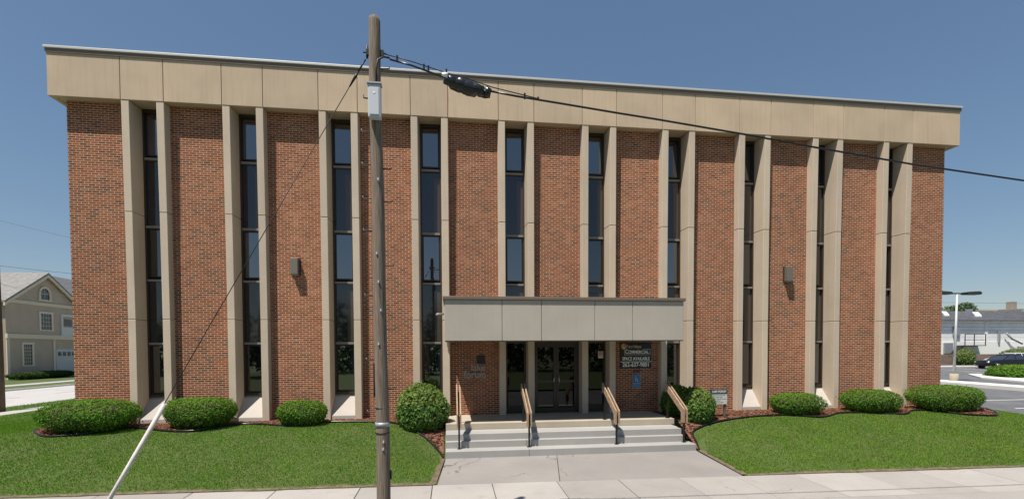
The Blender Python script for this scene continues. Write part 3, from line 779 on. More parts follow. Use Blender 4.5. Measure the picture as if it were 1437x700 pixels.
# ------------------------------------------------------------------ shrubs and trees
def leaf_quads(c, nrm, size, r, aspect=.55):
    n = len(c); rnd = r.normal(0, 1, (n, 3)); nn = nrm*.9+rnd*.55; nn /= np.linalg.norm(nn, axis=1)[:, None]
    t = np.cross(nn, r.normal(0, 1, (n, 3))); t /= np.linalg.norm(t, axis=1)[:, None]; b = np.cross(nn, t)
    L = (size*r.uniform(.6, 1.35, n))[:, None]; W = L*aspect
    return np.stack([c-t*L, c+b*W, c+t*L, c-b*W], 1).reshape(-1, 3)
def lump(d, seed, k=14, amp=.16):
    r = np.random.default_rng(seed); out = np.zeros(len(d))
    for _ in range(k):
        a = r.normal(0, 1, 3); a /= np.linalg.norm(a); out += np.exp(-(1-d@a)*r.uniform(9, 26))*r.uniform(-.6, 1)
    return 1+amp*out
def shrub(name, center, rad, n, size, m, label, cat, seed, group=None, flat=2.0, amp=.14, tw=True, aspect=.55, brown=.0, under=.0):
    r = np.random.default_rng(seed)
    d = r.normal(0, 1, (n, 3)); d /= np.linalg.norm(d, axis=1)[:, None]; d = d[(d[:, 2] > -.92) & (r.uniform(0, 1, len(d)) < (1-under*1.3*np.clip(.15-d[:, 2], 0, 1)))]; n = len(d)
    p = 2.0+flat*.5
    sup = (np.abs(d[:, 0])**p+np.abs(d[:, 1])**p+np.abs(d[:, 2])**p)**(-1/p)
    lm = lump(d, seed, 22, amp)
    depth = 1-np.abs(r.normal(0, .085, n)); depth[r.uniform(0, 1, n) < .03] += .08
    P = d*(sup*lm*depth)[:, None]
    if under: P[:, :2] *= (1-under*np.clip(-P[:, 2]+.15, 0, 1.2)**1.3)[:, None]
    P = P*np.array(rad)
    V = leaf_quads(P, d, size, r, aspect)
    cl = lump(d, seed+99, 40, .5)
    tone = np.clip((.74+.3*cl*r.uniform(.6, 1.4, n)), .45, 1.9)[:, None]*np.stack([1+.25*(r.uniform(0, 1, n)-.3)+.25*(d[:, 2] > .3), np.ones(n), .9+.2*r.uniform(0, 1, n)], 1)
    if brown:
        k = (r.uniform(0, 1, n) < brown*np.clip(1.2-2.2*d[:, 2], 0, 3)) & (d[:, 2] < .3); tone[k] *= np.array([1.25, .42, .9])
    t = thing(name, center, label, cat, group)
    npmesh('foliage', V, 4, m, tone, t)
    q = MB()                                     # woody inside, seen through the gaps
    ph = np.linspace(0, 2*np.pi, 15)[:-1]
    rings = []
    for a in np.linspace(-1.25, 1.4, 9):
        for b in ph:
            dd = np.array([math.cos(a)*math.cos(b), math.cos(a)*math.sin(b), math.sin(a)]); s = float((np.abs(dd)**p).sum()**(-1/p))*.80*float(lump(dd[None], seed, 22, amp)[0])
            rings.append(tuple(dd*s*np.array(rad)))
    nn = len(ph); q.add(rings, [(i*nn+k, i*nn+(k+1) % nn, (i+1)*nn+(k+1) % nn, (i+1)*nn+k) for i in range(8) for k in range(nn)]+[list(range(8*nn, 9*nn))], 0, True)
    for k in range(5):
        a = k*1.256; q.tube([(math.cos(a)*.06, math.sin(a)*.06, -rad[2]*1.25), (math.cos(a)*rad[0]*.5, math.sin(a)*rad[1]*.5, rad[2]*.3)], .018, 5)
    q.build('stems', TWIG, t, rel=False)
    return t
YG = 'clipped yew shrubs along the front'
yews = [((-1.14, -.72, .33), (1.20, .72, .50), 'widest clipped yew shrub, at the left corner of the brick wall', 15000),
        ((1.76, -.62, .33), (.96, .62, .48), 'oval clipped yew shrub beside the leaning white guard tube', 12000),
        ((4.62, -.55, .25), (.70, .56, .42), 'small round clipped yew shrub just left of the utility pole', 9000),
        ((21.0, -.72, .22), (.86, .60, .43), 'rounded clipped yew shrub right of the garden sign, nearest to it', 9000),
        ((23.92, -.66, .26), (1.02, .62, .45), 'clipped yew shrub under the second window from the right end', 10000),
        ((26.9, -.72, .32), (1.27, .70, .50), 'large clipped yew shrub at the right corner of the brick wall', 12000)]
for i, (c, rd, lab, n) in enumerate(yews):
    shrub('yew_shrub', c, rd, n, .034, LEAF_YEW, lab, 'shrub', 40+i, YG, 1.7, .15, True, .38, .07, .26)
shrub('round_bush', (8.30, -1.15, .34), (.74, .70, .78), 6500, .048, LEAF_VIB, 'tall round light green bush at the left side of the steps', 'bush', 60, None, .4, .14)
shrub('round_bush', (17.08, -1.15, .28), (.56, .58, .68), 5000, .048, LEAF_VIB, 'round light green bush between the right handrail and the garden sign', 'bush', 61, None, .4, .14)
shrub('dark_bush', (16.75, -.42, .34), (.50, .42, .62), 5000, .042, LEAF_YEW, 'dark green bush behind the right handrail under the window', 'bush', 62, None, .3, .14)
shrub('yew_shrub', (53.6, 16.6, .18), (1.95, 1.6, .62), 6000, .10, LEAF_YEW, 'clipped shrub on the raised island in the parking lot', 'shrub', 63, None, 1.0, .12)
shrub('leafy_bush', (66.4, 31.0, .9), (1.05, .7, 1.0), 2500, .13, leafmat('weed_leaf', (.10, .17, .04)), 'bright green leafy bush growing against the brown retaining wall', 'bush', 64, None, .2, .25)
shrub('hedge', (74.6, 31.0, 1.1), (3.6, .8, .85), 6000, .15, leafmat('hedge_leaf', (.10, .17, .05)), 'long light green hedge in front of the white building', 'hedge', 65, None, .8, .2)
shrub('hedge', (-36.9, 45.0, -.35), (.8, 4.6, .42), 5000, .09, leafmat('dark_hedge_leaf', (.03, .07, .012), .7, .15), 'low dark foundation hedge along the foot of the grey house', 'hedge', 66, None, .8, .2)

def tree(name, base, h, rad, n, size, label, seed, m=LEAF_TREE, cat='tree', trunk=True):
    r = np.random.default_rng(seed); t = thing(name, base, label, cat)
    V = []; T_ = []; cl = []
    for k in range(14):
        d = r.normal(0, 1, 3); d /= np.linalg.norm(d); rr = r.uniform(.3, .75); cl.append((d*np.array([rad, rad, rad*.75])*rr+np.array([0, 0, h-rad*.8]), rad*r.uniform(.3, .5)))
    for c, cr in cl:
        k = n//14; d = r.normal(0, 1, (k, 3)); d /= np.linalg.norm(d, axis=1)[:, None]; P = c+d*(cr*r.uniform(.5, 1.08, k)**.6)[:, None]*np.array([1, 1, .8])
        V.append(leaf_quads(P, d, size, r)); T_.append(np.repeat((r.uniform(.6, 1.4, k)*r.uniform(.8, 1.2))[:, None], 3, 1))
    npmesh('crown', np.concatenate(V), 4, m, np.concatenate(T_), t)
    q = MB(); q.tube([(0, 0, -.3), (.05, 0, h*.35), (0, .1, h*.7)], [rad*.09, rad*.065, rad*.03], 8)
    for c, cr in cl[:9]: q.tube([(0, .02, h*.38), tuple(np.array([0, 0, h*.4])*.4+c*.6), tuple(c)], [rad*.04, rad*.025, rad*.01], 6)
    q.build('trunk', TWIG, t, rel=False)
    return t
tree('leafy_tree', (87.6, 50, .4), 8.9, 3.0, 5000, .16, 'green tree showing above the roof behind the white building', 70)
# the wood across the street, seen in the window reflections only
Vw = []; Tw = []
r = np.random.default_rng(5)
for k in range(26):
    c = np.array([-52+k*5.0+r.uniform(-1.5, 1.5), -52+r.uniform(-5, 5), r.uniform(2.2, 4.6)]); R_ = r.uniform(3.4, 5.2)
    if r.uniform() < .08: continue
    d = r.normal(0, 1, (1500, 3)); d /= np.linalg.norm(d, axis=1)[:, None]
    Vw.append(leaf_quads(c+d*(R_*r.uniform(.55, 1.05, 1500))[:, None]*np.array([1, 1, 1.25])*(lump(d, k, 20, .3))[:, None], d, .38, r)); Tw.append(np.repeat(r.uniform(.5, 1.4, 1500)[:, None], 3, 1))
o = npmesh('tree_line', np.concatenate(Vw), 4, LEAF_TREE, np.concatenate(Tw)); tag(o, 'line of leafy trees across the street mirrored in the windows', 'trees', kind='stuff')
q = MB(); q.add(strip(-120, 160, -70, -19.7, -.9, -.95), [(0, 1, 2, 3)]); structure('far_side_lawn', q, SOIL)

# ------------------------------------------------------------------ utility pole with its gear
# the gear is drawn on a 9 m pole in the plane Y = -7, then built at the real pole's size and place (7.5 m above ground, Y = -8.6)
PS = .8175
def PW(p): return Vector((1.6729+PS*p[0], -8.62+PS*(p[1]+7), .3975+PS*p[2]))
class PM(MB):
    def build(s, name, m, parent=None, bevel=0, seg=2, rel=True):
        s.v = [tuple(PW(v)) for v in s.v]
        return MB.build(s, name, m, parent, bevel, seg, rel)
PB = Vector((7.936, -7.0, -1.66)); PT = Vector((7.855, -7.0, 8.05))
def pp(z): return PB+(PT-PB)*((z-PB.z)/(PT.z-PB.z))
pole = thing('utility_pole', PW(PB), 'tall weathered wooden utility pole standing in front of the building', 'utility pole')
q = PM(); zs = np.linspace(-1.9, 8.0, 30); q.tube([pp(z)+Vector((.008*math.sin(z*1.7), .008*math.cos(z*2.3), 0)) for z in zs]+[pp(8.07), pp(8.10)], [.126-.026*(z+1.3)/9.3 for z in zs]+[.085, .04], 18); q.build('shaft', POLEW, pole)
for z in (6.064, 5.485, 4.89, 4.32, 3.16, 2.02, 1.08):
    q = PM(); c = pp(z); q.tube([c+Vector((-.09, 0, 0)), c+Vector((-.25, -.02, .0)), c+Vector((-.255, -.02, .035))], .011, 6); q.build('step_bolt', mat('weathered_steel', (.16, .15, .14), .6, .3), pole)
for z in (7.18, 5.42, 4.84, 3.70, 2.56, 1.49):
    q = PM(); c = pp(z); q.tube([c+Vector((.09, 0, 0)), c+Vector((.25, -.02, 0)), c+Vector((.255, -.02, .03))], .011, 6); q.build('step_bolt', STEEL, pole)
q = PM(); c = pp(6.64); q.tube([c+Vector((-.09, -.02, 0)), c+Vector((-.20, -.03, 0)), c+Vector((-.205, -.03, .06))], .012, 6); q.build('step_bolt', STEEL, pole)
for z, h, m in ((.85, .08, GREYM), (1.15, .018, STEEL), (.70, .016, STEEL)):
    q = PM(); q.tube([pp(z-h/2), pp(z+h/2)], .131-.026*(z+1.3)/9.3+.004, 18); q.build('band', m, pole)
q = PM(); q.box(7.775, 7.795, -7.05, -6.95, 1.35, 1.95); q.build('edge_plate', BLACKP, pole)
for z, dx in ((.55, .03), (.42, .02), (3.9, -.02), (3.4, 0), (5.2, .03), (2.9, .03), (2.3, -.02)):
    q = PM(); c = pp(z); q.box(c.x+dx-.012, c.x+dx+.012, -7.136, -7.11, z-.022, z+.022); q.build('tag', LIGHTGREY, pole)
q = PM(); c = pp(.0); q.box(c.x+.10, c.x+.15, -7.03, -6.98, -.15, .0); q.build('ground_clamp', STEEL, pole)
q = PM(); c = pp(7.45); q.box(c.x-.14, c.x+.16, -7.03, -6.97, 7.40, 7.50); q.tube([c+Vector((-.2, 0, 0)), c+Vector((.2, 0, 0))], .012, 6); q.tube([c+Vector((-.13, 0, -.1)), c+Vector((-.13, 0, .12))], .02, 6); q.build('bracket', STEEL, pole)
bx = thing('equipment_box', PW((7.87, -7.2, 6.22)), 'pale grey metal box mounted high on the wooden utility pole', 'electrical box')
q = PM(); q.box(7.77, 7.985, -7.24, -7.11, 6.22, 6.79); q.build('case', LIGHTGREY, bx, .012, 2)
q = PM(); q.box(7.795, 7.96, -7.252, -7.241, 6.26, 6.73); q.build('door', LIGHTGREY, bx, .006, 1)
q = PM(); q.box(7.755, 8.0, -7.26, -7.10, 6.791, 6.815); q.build('lid', GREYM, bx)
q = PM(); q.box(7.86, 7.90, -7.256, -7.2525, 6.62, 6.65); q.build('sticker', WHITE, bx)
q = PM(); q.tube([(7.9, -7.13, 6.8), (7.9, -7.13, 7.1), (7.93, -7.12, 7.27), (8.02, -7.08, 7.35), (8.12, -7.04, 7.36)], .016, 8); q.build('conduit', STEEL, bx)
# guy
gy = thing('guy_wire', PW((2.9, -7.0, -1.2)), 'steel guy wire with pale plastic guard tube slanting left from the utility pole', 'guy wire')
G0 = Vector((7.70, -7.0, 7.33)); G1 = Vector((2.62, -7.0, -1.66))
q = PM(); q.tube([G0, G0.lerp(G1, .5)+Vector((-.03, 0, -.03)), G1], .0075, 6); q.build('wire', STEEL, gy)
q = PM(); q.tube([G0.lerp(G1, .025), G0.lerp(G1, .035), G0.lerp(G1, .055)], [.012, .026, .012], 8); q.tube([G0.lerp(G1, .0), G0.lerp(G1, .025)], .014, 6); q.build('insulator', STEEL, gy)
ga = G0.lerp(G1, .672)
q = PM(); q.tube([ga, G1.lerp(ga, .02)], .036, 14); q.build('guard', noisy('guard_plastic', (.50, .45, .40), (.66, .62, .57), 4, .5), gy)
# aerial cable
cab = thing('aerial_cable', PW((8.0, -7.0, 7.4)), 'black aerial cable sagging right from the utility pole across the facade', 'cable')
mess = [(7.97, -7, 7.46), (8.5, -7, 7.35), (9.05, -7, 7.205), (9.5, -7, 7.11), (9.95, -7, 6.985), (10.8, -7, 6.83)]
main = [(8.12, -7, 7.36), (8.5, -7, 7.28), (9.0, -7, 7.13), (9.1, -7, 7.10)]
main2 = [(9.8, -7, 6.93), (10.4, -7, 6.85), (11.3, -7, 6.76), (12.31, -7, 6.655), (13.09, -7, 6.58), (14.92, -7, 6.385), (16.26, -7, 6.225), (18.64, -7, 5.965), (21.34, -7, 5.735), (26, -7, 5.45), (34, -7, 5.3), (45, -7, 5.6)]
q = PM(); q.tube(mess, .009, 6); q.build('messenger', STEEL, cab)
q = PM(); q.tube(main, .017, 8); q.build('cable_lead', BLACKP, cab)
q = PM(); q.tube(main2, .019, 8); q.build('cable_span', BLACKP, cab)
for x, z, h in ((8.25, 7.38, .1), (8.72, 7.26, .10), (8.80, 7.24, .10), (9.12, 7.18, .14), (10.55, 6.86, .10), (10.8, 6.83, .05)):
    q = PM(); q.box(x-.016, x+.016, -7.02, -6.98, z-h/2, z+h/2); q.build('spacer', BLACKP, cab)
sp = thing('splice_case', PW((9.45, -7.0, 6.95)), 'black plastic wrapped splice case hanging on the aerial cable', 'splice case')
q = PM(); A = Vector((9.07, -7.02, 7.075)); D = Vector((9.86, -7.02, 6.86)); pts = []; rs = []
for i in range(15):
    s = i/14; w = math.sin(math.pi*min(1, max(0, s*.92+.06)))**.45
    pts.append(A.lerp(D, s)+Vector((0, .012*math.sin(i*2.1), .012*math.sin(i*1.3)))); rs.append(.025+.098*w+.010*math.sin(i*2.7))
q.tube(pts, rs, 14)
n = 14
for i in range(len(q.v)):
    x, y, z = q.v[i]; k = i % n; q.v[i] = (x, y+.008*math.sin(k*3+i), z-.012*math.sin(k*2.3+i*.7)-.02*math.sin(math.pi*(i//n)/14))
q.build('bag', mat('black_wrap', (.014, .014, .016), .22, 0, .6), sp)
q = PM(); q.tube([A+Vector((-.03, -.075, .035)), A+Vector((.075, -.078, .012))], [.028, .05], 10); q.build('end_cap', WHITE, sp)
q = PM(); q.tube([D+Vector((-.04, -.0, .02)), D+Vector((.06, 0, -.005))], [.11, .075], 12); q.build('clamp', BLACKP, sp)
# left pole and distant wires
lp = thing('utility_pole', (-12.22, 9.72, -.68), 'brown wooden utility pole cut by the left edge of the picture beside the side street', 'utility pole')
q = MB(); q.tube([(-12.13, 9.72, -.9), (-12.13, 9.72, 3.3), (-12.18, 9.72, 10.5)], [.165, .15, .12], 16); q.build('shaft', POLEW2, lp)
WIRE = mat('wire_blue_grey', (.05, .06, .08), .6)
for i, (a, b, lab) in enumerate((((-24.48, 25, 12.27), (-19.71, 25, 11.19), 'thin overhead wire highest above the grey house roof'),
                               ((-24.49, 25, 8.88), (-19.79, 25, 8.47), 'overhead wire just above the gable of the grey house'),
                               ((-24.56, 25, 7.49), (-20.0, 25, 6.72), 'thin overhead wire crossing the gable of the grey house'))):
    A, D = Vector(a), Vector(b); q = MB(); q.tube([A+(D-A)*s+Vector((0, 0, -.25*math.sin(math.pi*(s+1)/4.5))) for s in np.linspace(-1, 3.5, 14)], .016 if i == 1 else .010, 5)
    o = q.build('overhead_wire', WIRE); tag(o, lab, 'wire', 'overhead wires at the left')
q = MB(); q.tube([(60, 33, 7.45), (90, 33, 7.3)], .014, 5); o = q.build('overhead_wire', WIRE); tag(o, 'thin overhead wire above the white building roof at the right', 'wire')

# ------------------------------------------------------------------ grey house on the left
def siding(name, c, pitch=.13, groove=.72):
    m = mat(name, c, .75); t = NT(m); p = t.pos()
    sp_ = t.n('ShaderNodeSeparateXYZ'); t.l(p, sp_.inputs[0])
    f = t.math('FRACT', t.math('DIVIDE', sp_.outputs[2], pitch)); t.bump(f, .6, .02)
    t.col(t.mix(1., t.ramp(t.noise(p, .8, 3), [(.3, tuple(x*.92 for x in c)), (.7, tuple(x*1.06 for x in c))]), t.ramp(f, [(0, (groove,)*3), (.22, (1, 1, 1))]), 'MULTIPLY')); return m
GSID = siding('grey_siding', (.44, .35, .28)); TRIM = mat('cream_trim', (.60, .52, .40), .7); SHING = noisy('pale_shingles', (.16, .155, .148), (.26, .25, .235), 2.2, .95, (1, 1, 6))
hs = thing('grey_house', (-38.6, 47.6, -.9), 'two storey grey clapboard house with pale gable trim across the side street', 'house')
HX = -38.6; y0, y1, ym, ze, za = 42.4, 52.8, 47.6, 7.9, 11.35
q = MB(); q.prism([(y0, -1), (y1, -1), (y1, ze), (ym, za), (y0, ze)], 'x', HX-12, HX); q.build('wall', GSID, hs)
q = MB(); sl_ = (za-ze)/(ym-y0); ov = .55
for s in (-1, 1):
    ye = ym+s*(ym-y0+ov); zz = ze-ov*sl_
    v = [(ym, za+.04), (ye, zz+.04), (ye, zz+.26), (ym, za+.26)]
    q.prism(v if s > 0 else v[::-1], 'x', HX-12.3, HX+.45)
roof = q.build('roof', SHING, hs)
q = MB(); q.box(HX-6.6, HX-5.4, 46.95, 48.0, 10.9, 12.35); q.v = [tuple(Vector(v)-Vector(hs.location)) for v in q.v]; q.build('chimney', concrete('chimney_stone', (.2, .18, .16)), roof, rel=False)
q = MB()
for s in (-1, 1):
    ye = ym+s*(ym-y0+ov); zz = ze-ov*sl_
    v = [(ym, za-.30), (ye, zz-.30), (ye, zz+.02), (ym, za+.02)]
    q.prism(v if s > 0 else v[::-1], 'x', HX+.28, HX+.452)
q.build('rake_board', TRIM, hs)
q = MB(); q.box(HX, HX+.16, y0, y1, ze-.25, ze+.12); q.box(HX, HX+.22, y0-.1, y1, 3.75, 4.25); q.box(HX+.0, HX+.1, y0-.05, y0+.3, -1, 3.74); q.box(HX, HX+.11, 48.45, 48.75, -1, 3.74); q.build('trim', TRIM, hs)
HG = mat('house_glass', (.03, .04, .055), .05, 0, .5, 1.6)
def hwin(ya, yb, za_, zb_, nx_, nz_):
    q = MB(); w = .22; q.box(HX, HX+.10, ya, ya+w, za_, zb_); q.box(HX, HX+.10, yb-w, yb, za_, zb_); q.box(HX, HX+.12, ya-.04, yb+.04, za_-.12, za_-.001); q.box(HX, HX+.12, ya-.04, yb+.04, zb_+.001, zb_+.24)
    f = q.build('window', mat('window_trim', (.62, .57, .48), .7), hs); o3 = Vector(hs.location)
    q = MB(); q.box(HX, HX+.02, ya+w, yb-w, za_, zb_); q.v = [tuple(Vector(v)-o3) for v in q.v]; q.build('pane', HG, f, rel=False)
    q = MB()
    for i in range(1, nx_): yy = ya+w+(yb-ya-2*w)*i/nx_; q.box(HX+.022, HX+.05, yy-.018, yy+.018, za_, zb_)
    for i in range(1, nz_): z = za_+(zb_-za_)*i/nz_; q.box(HX+.024, HX+.052, ya+w, yb-w, z-.018, z+.018)
    q.v = [tuple(Vector(v)-o3) for v in q.v]; q.build('muntin', TRIM, f, rel=False)
hwin(44.2, 45.75, .75, 3.1, 4, 6); hwin(46.6, 48.55, 4.85, 6.75, 4, 4)
# arched gable window
q = MB(); n = 14; cy_, cz_ = 47.5, 9.1
for i in range(n):
    A, C_ = math.pi*i/n, math.pi*(i+1)/n
    q.prism([(cy_+.62*math.cos(A), cz_+.62*math.sin(A)), (cy_+.86*math.cos(A), cz_+.86*math.sin(A)), (cy_+.86*math.cos(C_), cz_+.86*math.sin(C_)), (cy_+.62*math.cos(C_), cz_+.62*math.sin(C_))], 'x', HX, HX+.12)
q.box(HX, HX+.119, cy_-.86, cy_-.62, 8.4, cz_); q.box(HX, HX+.119, cy_+.62, cy_+.86, 8.4, cz_); q.box(HX, HX+.14, cy_-.95, cy_+.95, 8.22, 8.399)
f = q.build('window', TRIM, hs); o3 = Vector(hs.location)
q = MB(); q.prism([(cy_-.62, 8.4), (cy_+.62, 8.4)]+[(cy_+.62*math.cos(math.pi*i/n), cz_+.62*math.sin(math.pi*i/n)) for i in range(n+1)], 'x', HX, HX+.02); q.v = [tuple(Vector(v)-o3) for v in q.v]; q.build('pane', HG, f, rel=False)
q = MB(); q.box(HX+.022, HX+.05, cy_-.02, cy_+.02, 8.4, 9.7); q.box(HX+.024, HX+.048, cy_-.6, cy_+.6, 9.05, 9.1); q.v = [tuple(Vector(v)-o3) for v in q.v]; q.build('muntin', TRIM, f, rel=False)
# upper porch door panel and garage door
q = MB(); q.box(HX, HX+.14, 49.7, 49.95, 4.25, 6.9); q.box(HX, HX+.14, 49.95, 52.6, 6.6, 6.9); q.box(HX, HX+.10, 49.95, 52.6, 4.25, 5.3); u = q.build('porch_door', mat('porch_white', (.55, .55, .53), .7), hs)
q = MB(); q.box(HX, HX+.03, 50.3, 51.5, 5.45, 6.3); q.v = [tuple(Vector(v)-o3) for v in q.v]; q.build('pane', HG, u, rel=False)
q = MB(); q.box(HX+.0, HX+.08, 48.85, 52.7, -.9, 2.6); gd = q.build('garage_door', mat('garage_white', (.48, .48, .47), .7), hs)
q = MB()
for k in range(5):
    ya = 49.1+k*.72; q.box(HX+.081, HX+.095, ya, ya+.52, 1.75, 2.25)
q.v = [tuple(Vector(v)-o3) for v in q.v]; q.build('pane', HG, gd, rel=False)
q = MB()
for z in (.05, .85, 1.6): q.box(HX+.081, HX+.09, 48.9, 52.68, z, z+.03)
q.v = [tuple(Vector(v)-o3) for v in q.v]; q.build('groove', GREYM, gd, rel=False)
# neighbour roof behind
nb = thing('neighbour_house', (-48, 70, -.9), 'grey roofed house half hidden behind the grey clapboard house', 'house')
q = MB(); q.prism([(60, -.9), (80, -.9), (80, 7.5), (60, 7.5)], 'x', -54, -44); q.build('wall', GSID, nb)
q = MB(); q.prism([(-54.5, 7.4), (-43.5, 7.4), (-43.5, 7.6), (-49, 13.4), (-54.5, 7.6)], 'y', 59.4, 80.6); q.build('roof', noisy('grey_shingles', (.13, .135, .14), (.2, .2, .21), 3, .9), nb)

# ------------------------------------------------------------------ right side: lamp post, cars, retaining wall, white building
lpst = thing('lamp_post', (44.6, 13.9, -.34), 'tall pale parking lot lamp post with two dark flat heads', 'lamp post')
q = MB(); q.tube([(44.6, 13.9, -.5), (44.6, 13.9, .34)], .25, 18); q.build('footing', concrete('footing_concrete', (.40, .35, .27)), lpst)
q = MB(); q.tube([(44.6, 13.9, .34), (44.72, 13.9, 5.95)], [.085, .06], 12); q.build('pole', mat('pale_grey_pole', (.55, .55, .54), .5, .2), lpst)
q = MB(); q.tube([(43.6, 13.9, 6.0), (45.9, 13.9, 6.02)], .045, 8); q.build('arm', BRONZE, lpst)
for s in (-1, 1):
    q = MB(); c = 44.72+s*1.15; q.prism([(c-.62, 5.98+.08*(s > 0)), (c-.55, 5.93), (c+.55, 5.93), (c+.62, 5.98+.08*(s > 0)), (c+.45, 6.14+.03*s), (c-.45, 6.14-.02*s)], 'y', 13.65, 14.15); q.build('lamp_head', mat('lamp_head_bronze', (.03, .028, .027), .5), lpst, .02, 2)
# retaining wall
q = MB(); q.box(58, 96, 31.9, 32.4, -.5, 1.42); o = q.build('retaining_wall', noisy('brown_block', (.16, .115, .085), (.24, .18, .14), 2, .95)); tag(o, 'low brown retaining wall along the back of the parking lot', 'wall')
q = MB(); q.add([(50, 32.35, 1.39), (120, 32.35, 1.39), (120, 80, 1.39), (50, 80, 1.39)], [(0, 1, 2, 3)]); structure('upper_terrace', q, SOIL)
wb = thing('white_building', (72, 34, 1.4), 'long white sided building with dark roof beyond the parking lot', 'building')
WS = siding('white_siding', (.80, .80, .79), .42, .5)
q = MB(); q.box(56, 98, 34.0, 46, 1.38, 5.40); q.build('upper_wall', WS, wb)
q = MB(); q.box(55.96, 98.04, 33.92, 34, 1.3, 2.9); q.build('lower_wall', mat('white_render', (.80, .79, .77), .8), wb)
q = MB(); q.box(72.6, 72.95, 33.93, 34.02, 2.905, 5.38); q.box(56, 98, 33.9, 34.0, 5.26, 5.4); q.build('trim', WHITE, wb)
DR = noisy('dark_shingles', (.045, .048, .055), (.085, .09, .10), 3, .9)
q = MB(); q.prism([(33.5, 5.41), (46.5, 5.41), (40.5, 7.0), (39.5, 7.0)], 'x', 55.5, 98.5); rf = q.build('roof', DR, wb)
o4 = Vector(wb.location)
def onroof(name, mb, m): mb.v = [tuple(Vector(v)-o4) for v in mb.v]; return mb.build(name, m, rf, rel=False)
q = MB(); q.hexa([(76.4, 34.2, 5.5), (82.6, 34.2, 5.5), (82.6, 40.0, 5.5), (76.4, 40.0, 5.5)], [(79.3, 36.0, 6.9), (79.9, 36.0, 6.9), (79.9, 40, 6.9), (79.3, 40, 6.9)]); onroof('gable', q, DR)
q = MB(); q.box(79.6, 81.0, 36.5, 37.6, 6.1, 6.9); q.box(79.3, 81.3, 36.3, 37.8, 6.9, 7.05); q.box(80.0, 80.7, 36.7, 37.4, 7.05, 8.0); onroof('chimney', q, concrete('tan_stone', (.33, .28, .22)))
for xa, xb, ya in ((73.3, 74.2, 35.6), (69.4, 70.1, 36.0)):
    q = MB(); zz = lambda y: 5.41+(y-33.5)*.265
    q.hexa([(xa, ya, zz(ya)), (xb, ya, zz(ya)), (xb+.15, ya+.45, zz(ya+.45)), (xa+.15, ya+.45, zz(ya+.45))], [(xa, ya, zz(ya)+.15), (xb, ya, zz(ya)+.15), (xb+.05, ya+.45, zz(ya+.45)+.5), (xa+.05, ya+.45, zz(ya+.45)+.5)]); onroof('skylight', q, WHITE)
q = MB(); q.box(73.4, 73.9, 36.4, 36.9, 6.1, 7.0); q.box(72.9, 74.1, 37.3, 37.8, 6.2, 6.75); onroof('roof_vent', q, GREYM)
tb = thing('tan_building', (95, 52, 1.4), 'flat roofed tan building showing above the white building roof', 'building')
q = MB(); q.box(91.4, 100, 50, 62, 1.4, 7.95); q.build('wall', mat('tan_wall', (.40, .355, .27), .8), tb)
q = MB(); q.box(91.3, 100.1, 49.9, 62.1, 7.95, 8.2); q.build('parapet', mat('tan_cap', (.48, .43, .34), .8), tb)
# fire escape
fe = thing('fire_escape', (70.2, 33.5, 2.4), 'dark steel fire escape stair on the white building wall', 'fire escape')
q = MB(); q.box(68.7, 71.6, 33.0, 33.9, 2.38, 2.46); q.build('platform', STEEL, fe)
q = MB()
for x in (68.75, 70.0, 71.5): q.box(x-.035, x+.035, 33.0, 33.06, 2.47, 3.75)
for z in (3.05, 3.72): q.box(68.7, 71.55, 33.0, 33.05, z, z+.06)
q.build('railing', STEEL, fe)
q = MB(); q.hexa([(67.5, 33.1, 1.4), (67.7, 33.1, 1.4), (67.7, 33.8, 1.4), (67.5, 33.8, 1.4)], [(68.7, 33.1, 2.45), (68.9, 33.1, 2.45), (68.9, 33.8, 2.45), (68.7, 33.8, 2.45)]); q.build('stair', STEEL, fe)
q = MB(); q.box(66.9, 68.0, 33.72, 33.9, 1.5, 2.75); q.build('door', mat('grey_door', (.22, .23, .25), .6), wb)
q = MB(); q.box(68.2, 69.0, 33.75, 33.99, 3.6, 4.7); q.build('wall_box', mat('vent_grey', (.22, .24, .27), .6), wb)
q = MB(); q.box(74.3, 74.5, 33.75, 33.9, 2.8, 4.2); q.build('vent_pipe', GREYM, wb)
ac = thing('condenser_unit', (76.9, 33.3, 1.4), 'grey condenser units with duct against the white building wall', 'condenser')
q = MB(); q.box(75.9, 76.7, 33.0, 33.8, 1.40, 2.1); q.box(76.9, 77.9, 33.0, 33.8, 1.40, 2.3); q.build('cabinet', GREYM, ac, .03, 2)
q = MB(); q.tube([(75.2, 33.7, 3.9), (75.9, 33.6, 3.2), (77.2, 33.5, 2.6)], .11, 8); q.build('duct', mat('duct_grey', (.3, .31, .33), .5, .4), ac)

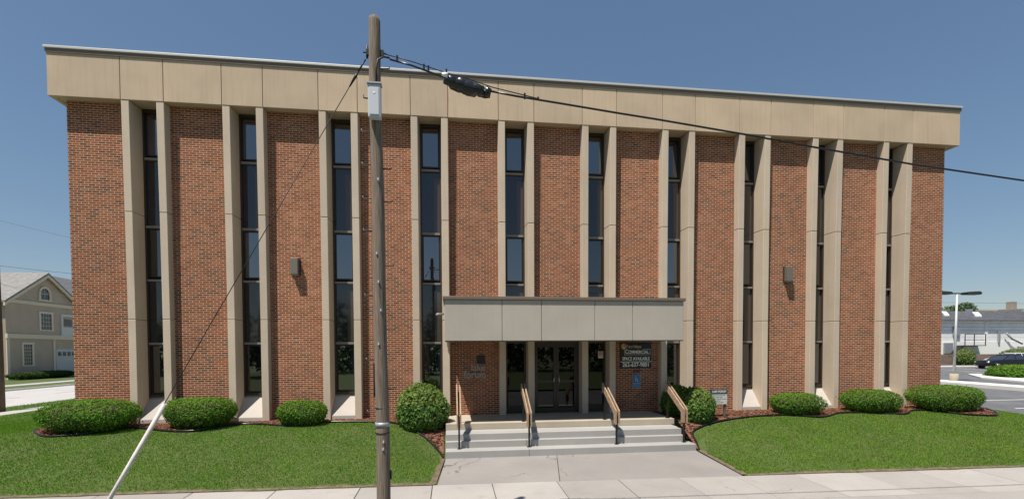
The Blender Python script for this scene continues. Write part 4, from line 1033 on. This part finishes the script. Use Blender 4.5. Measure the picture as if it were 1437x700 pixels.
def sedan(x, y, z, rz, paint, label):
    t = thing('parked_car', (x, y, z), label, 'car', None, rz)
    secs = [(-2.3, .42, .66, .60), (-2.22, .30, .78, .74), (-1.6, .24, .86, .88), (-.75, .22, .92, .90), (.6, .22, .95, .90), (1.55, .24, .97, .90), (2.15, .30, .95, .80), (2.28, .40, .85, .68)]
    q = MB(); vs = []
    for (px, zb, zt, w) in secs:
        vs += [(px, -w*.95, zb), (px, w*.95, zb), (px, w, (zb+zt)/2), (px, w*.93, zt-.03), (px, w*.8, zt+.02), (px, -w*.8, zt+.02), (px, -w*.93, zt-.03), (px, -w, (zb+zt)/2)]
    n = 8; q.add(vs, [(i*n+k, i*n+(k+1) % n, (i+1)*n+(k+1) % n, (i+1)*n+k) for i in range(len(secs)-1) for k in range(n)]+[list(range(n)), list(range((len(secs)-1)*n, len(secs)*n))], 0, True)
    body = q.build('body', paint, t, rel=False)
    def loft(secs2, name, m):
        q = MB(); vs = []
        for (px, zt, w) in secs2: vs += [(px, -w, zt), (px, w, zt)]
        return q
    q = MB()                                     # glasshouse
    base = [(-.95, .90, .80), (1.75, .96, .78)]; top = [(-.15, 1.36, .60), (.95, 1.38, .60)]
    b = [(-.95, -.80, .90), (1.75, -.78, .95), (1.75, .78, .95), (-.95, .80, .90)]; tp = [(-.15, -.60, 1.37), (.95, -.60, 1.38), (.95, .60, 1.38), (-.15, .60, 1.37)]
    q.hexa(b, tp); q.build('window_glass', HG, t, .03, 2, rel=False)
    q = MB(); q.hexa([(-.25, -.63, 1.35), (1.05, -.63, 1.36), (1.05, .63, 1.36), (-.25, .63, 1.35)], [(-.1, -.52, 1.43), (.9, -.52, 1.44), (.9, .52, 1.44), (-.1, .52, 1.43)])
    for s in (-1, 1):
        for (xa, xb) in ((-.95, -.17), (.38, .40), (1.72, .98)):
            q.hexa([(xa-.03, s*.805-.02, .90), (xa+.05, s*.805-.02, .90), (xa+.05, s*.805+.02, .90), (xa-.03, s*.805+.02, .90)], [(xb-.03, s*.61-.02, 1.37), (xb+.05, s*.61-.02, 1.37), (xb+.05, s*.61+.02, 1.37), (xb-.03, s*.61+.02, 1.37)])
    q.build('roof', paint, t, .015, 1, rel=False)
    for px in (-1.42, 1.35):
        for s in (-1, 1):
            q = MB(); q.tube([(px, s*.70, .32), (px, s*.915, .32)], .325, 20); wh = q.build('wheel', BLACK, t, rel=False)
            q = MB(); q.tube([(px, s*.905, .32), (px, s*.93, .32)], [.215, .20], 16); q.build('rim', ALU, wh, rel=False)
    for s in (-1, 1):
        q = MB(); q.box(-2.27, -2.14, s*.56-.15, s*.56+.15, .60, .74); q.build('headlight', LIGHTGREY, t, .02, 2, rel=False)
        q = MB(); q.box(2.16, 2.29, s*.55-.16, s*.55+.16, .70, .86); q.build('tail_light', mat('tail_red', (.3, .02, .02), .3), t, .02, 2, rel=False)
    return t
sedan(64.2, 25.6, park(25.6), -.12, mat('black_car_paint', (.012, .012, .014), .12, .2, .7), 'black sedan parked at the back of the lot beyond the island')
sedan(68.3, 28.0, park(28.0)+.05, -.12, mat('silver_car_paint', (.62, .62, .63), .2, .3, .7), 'pale car mostly hidden behind the black sedan')
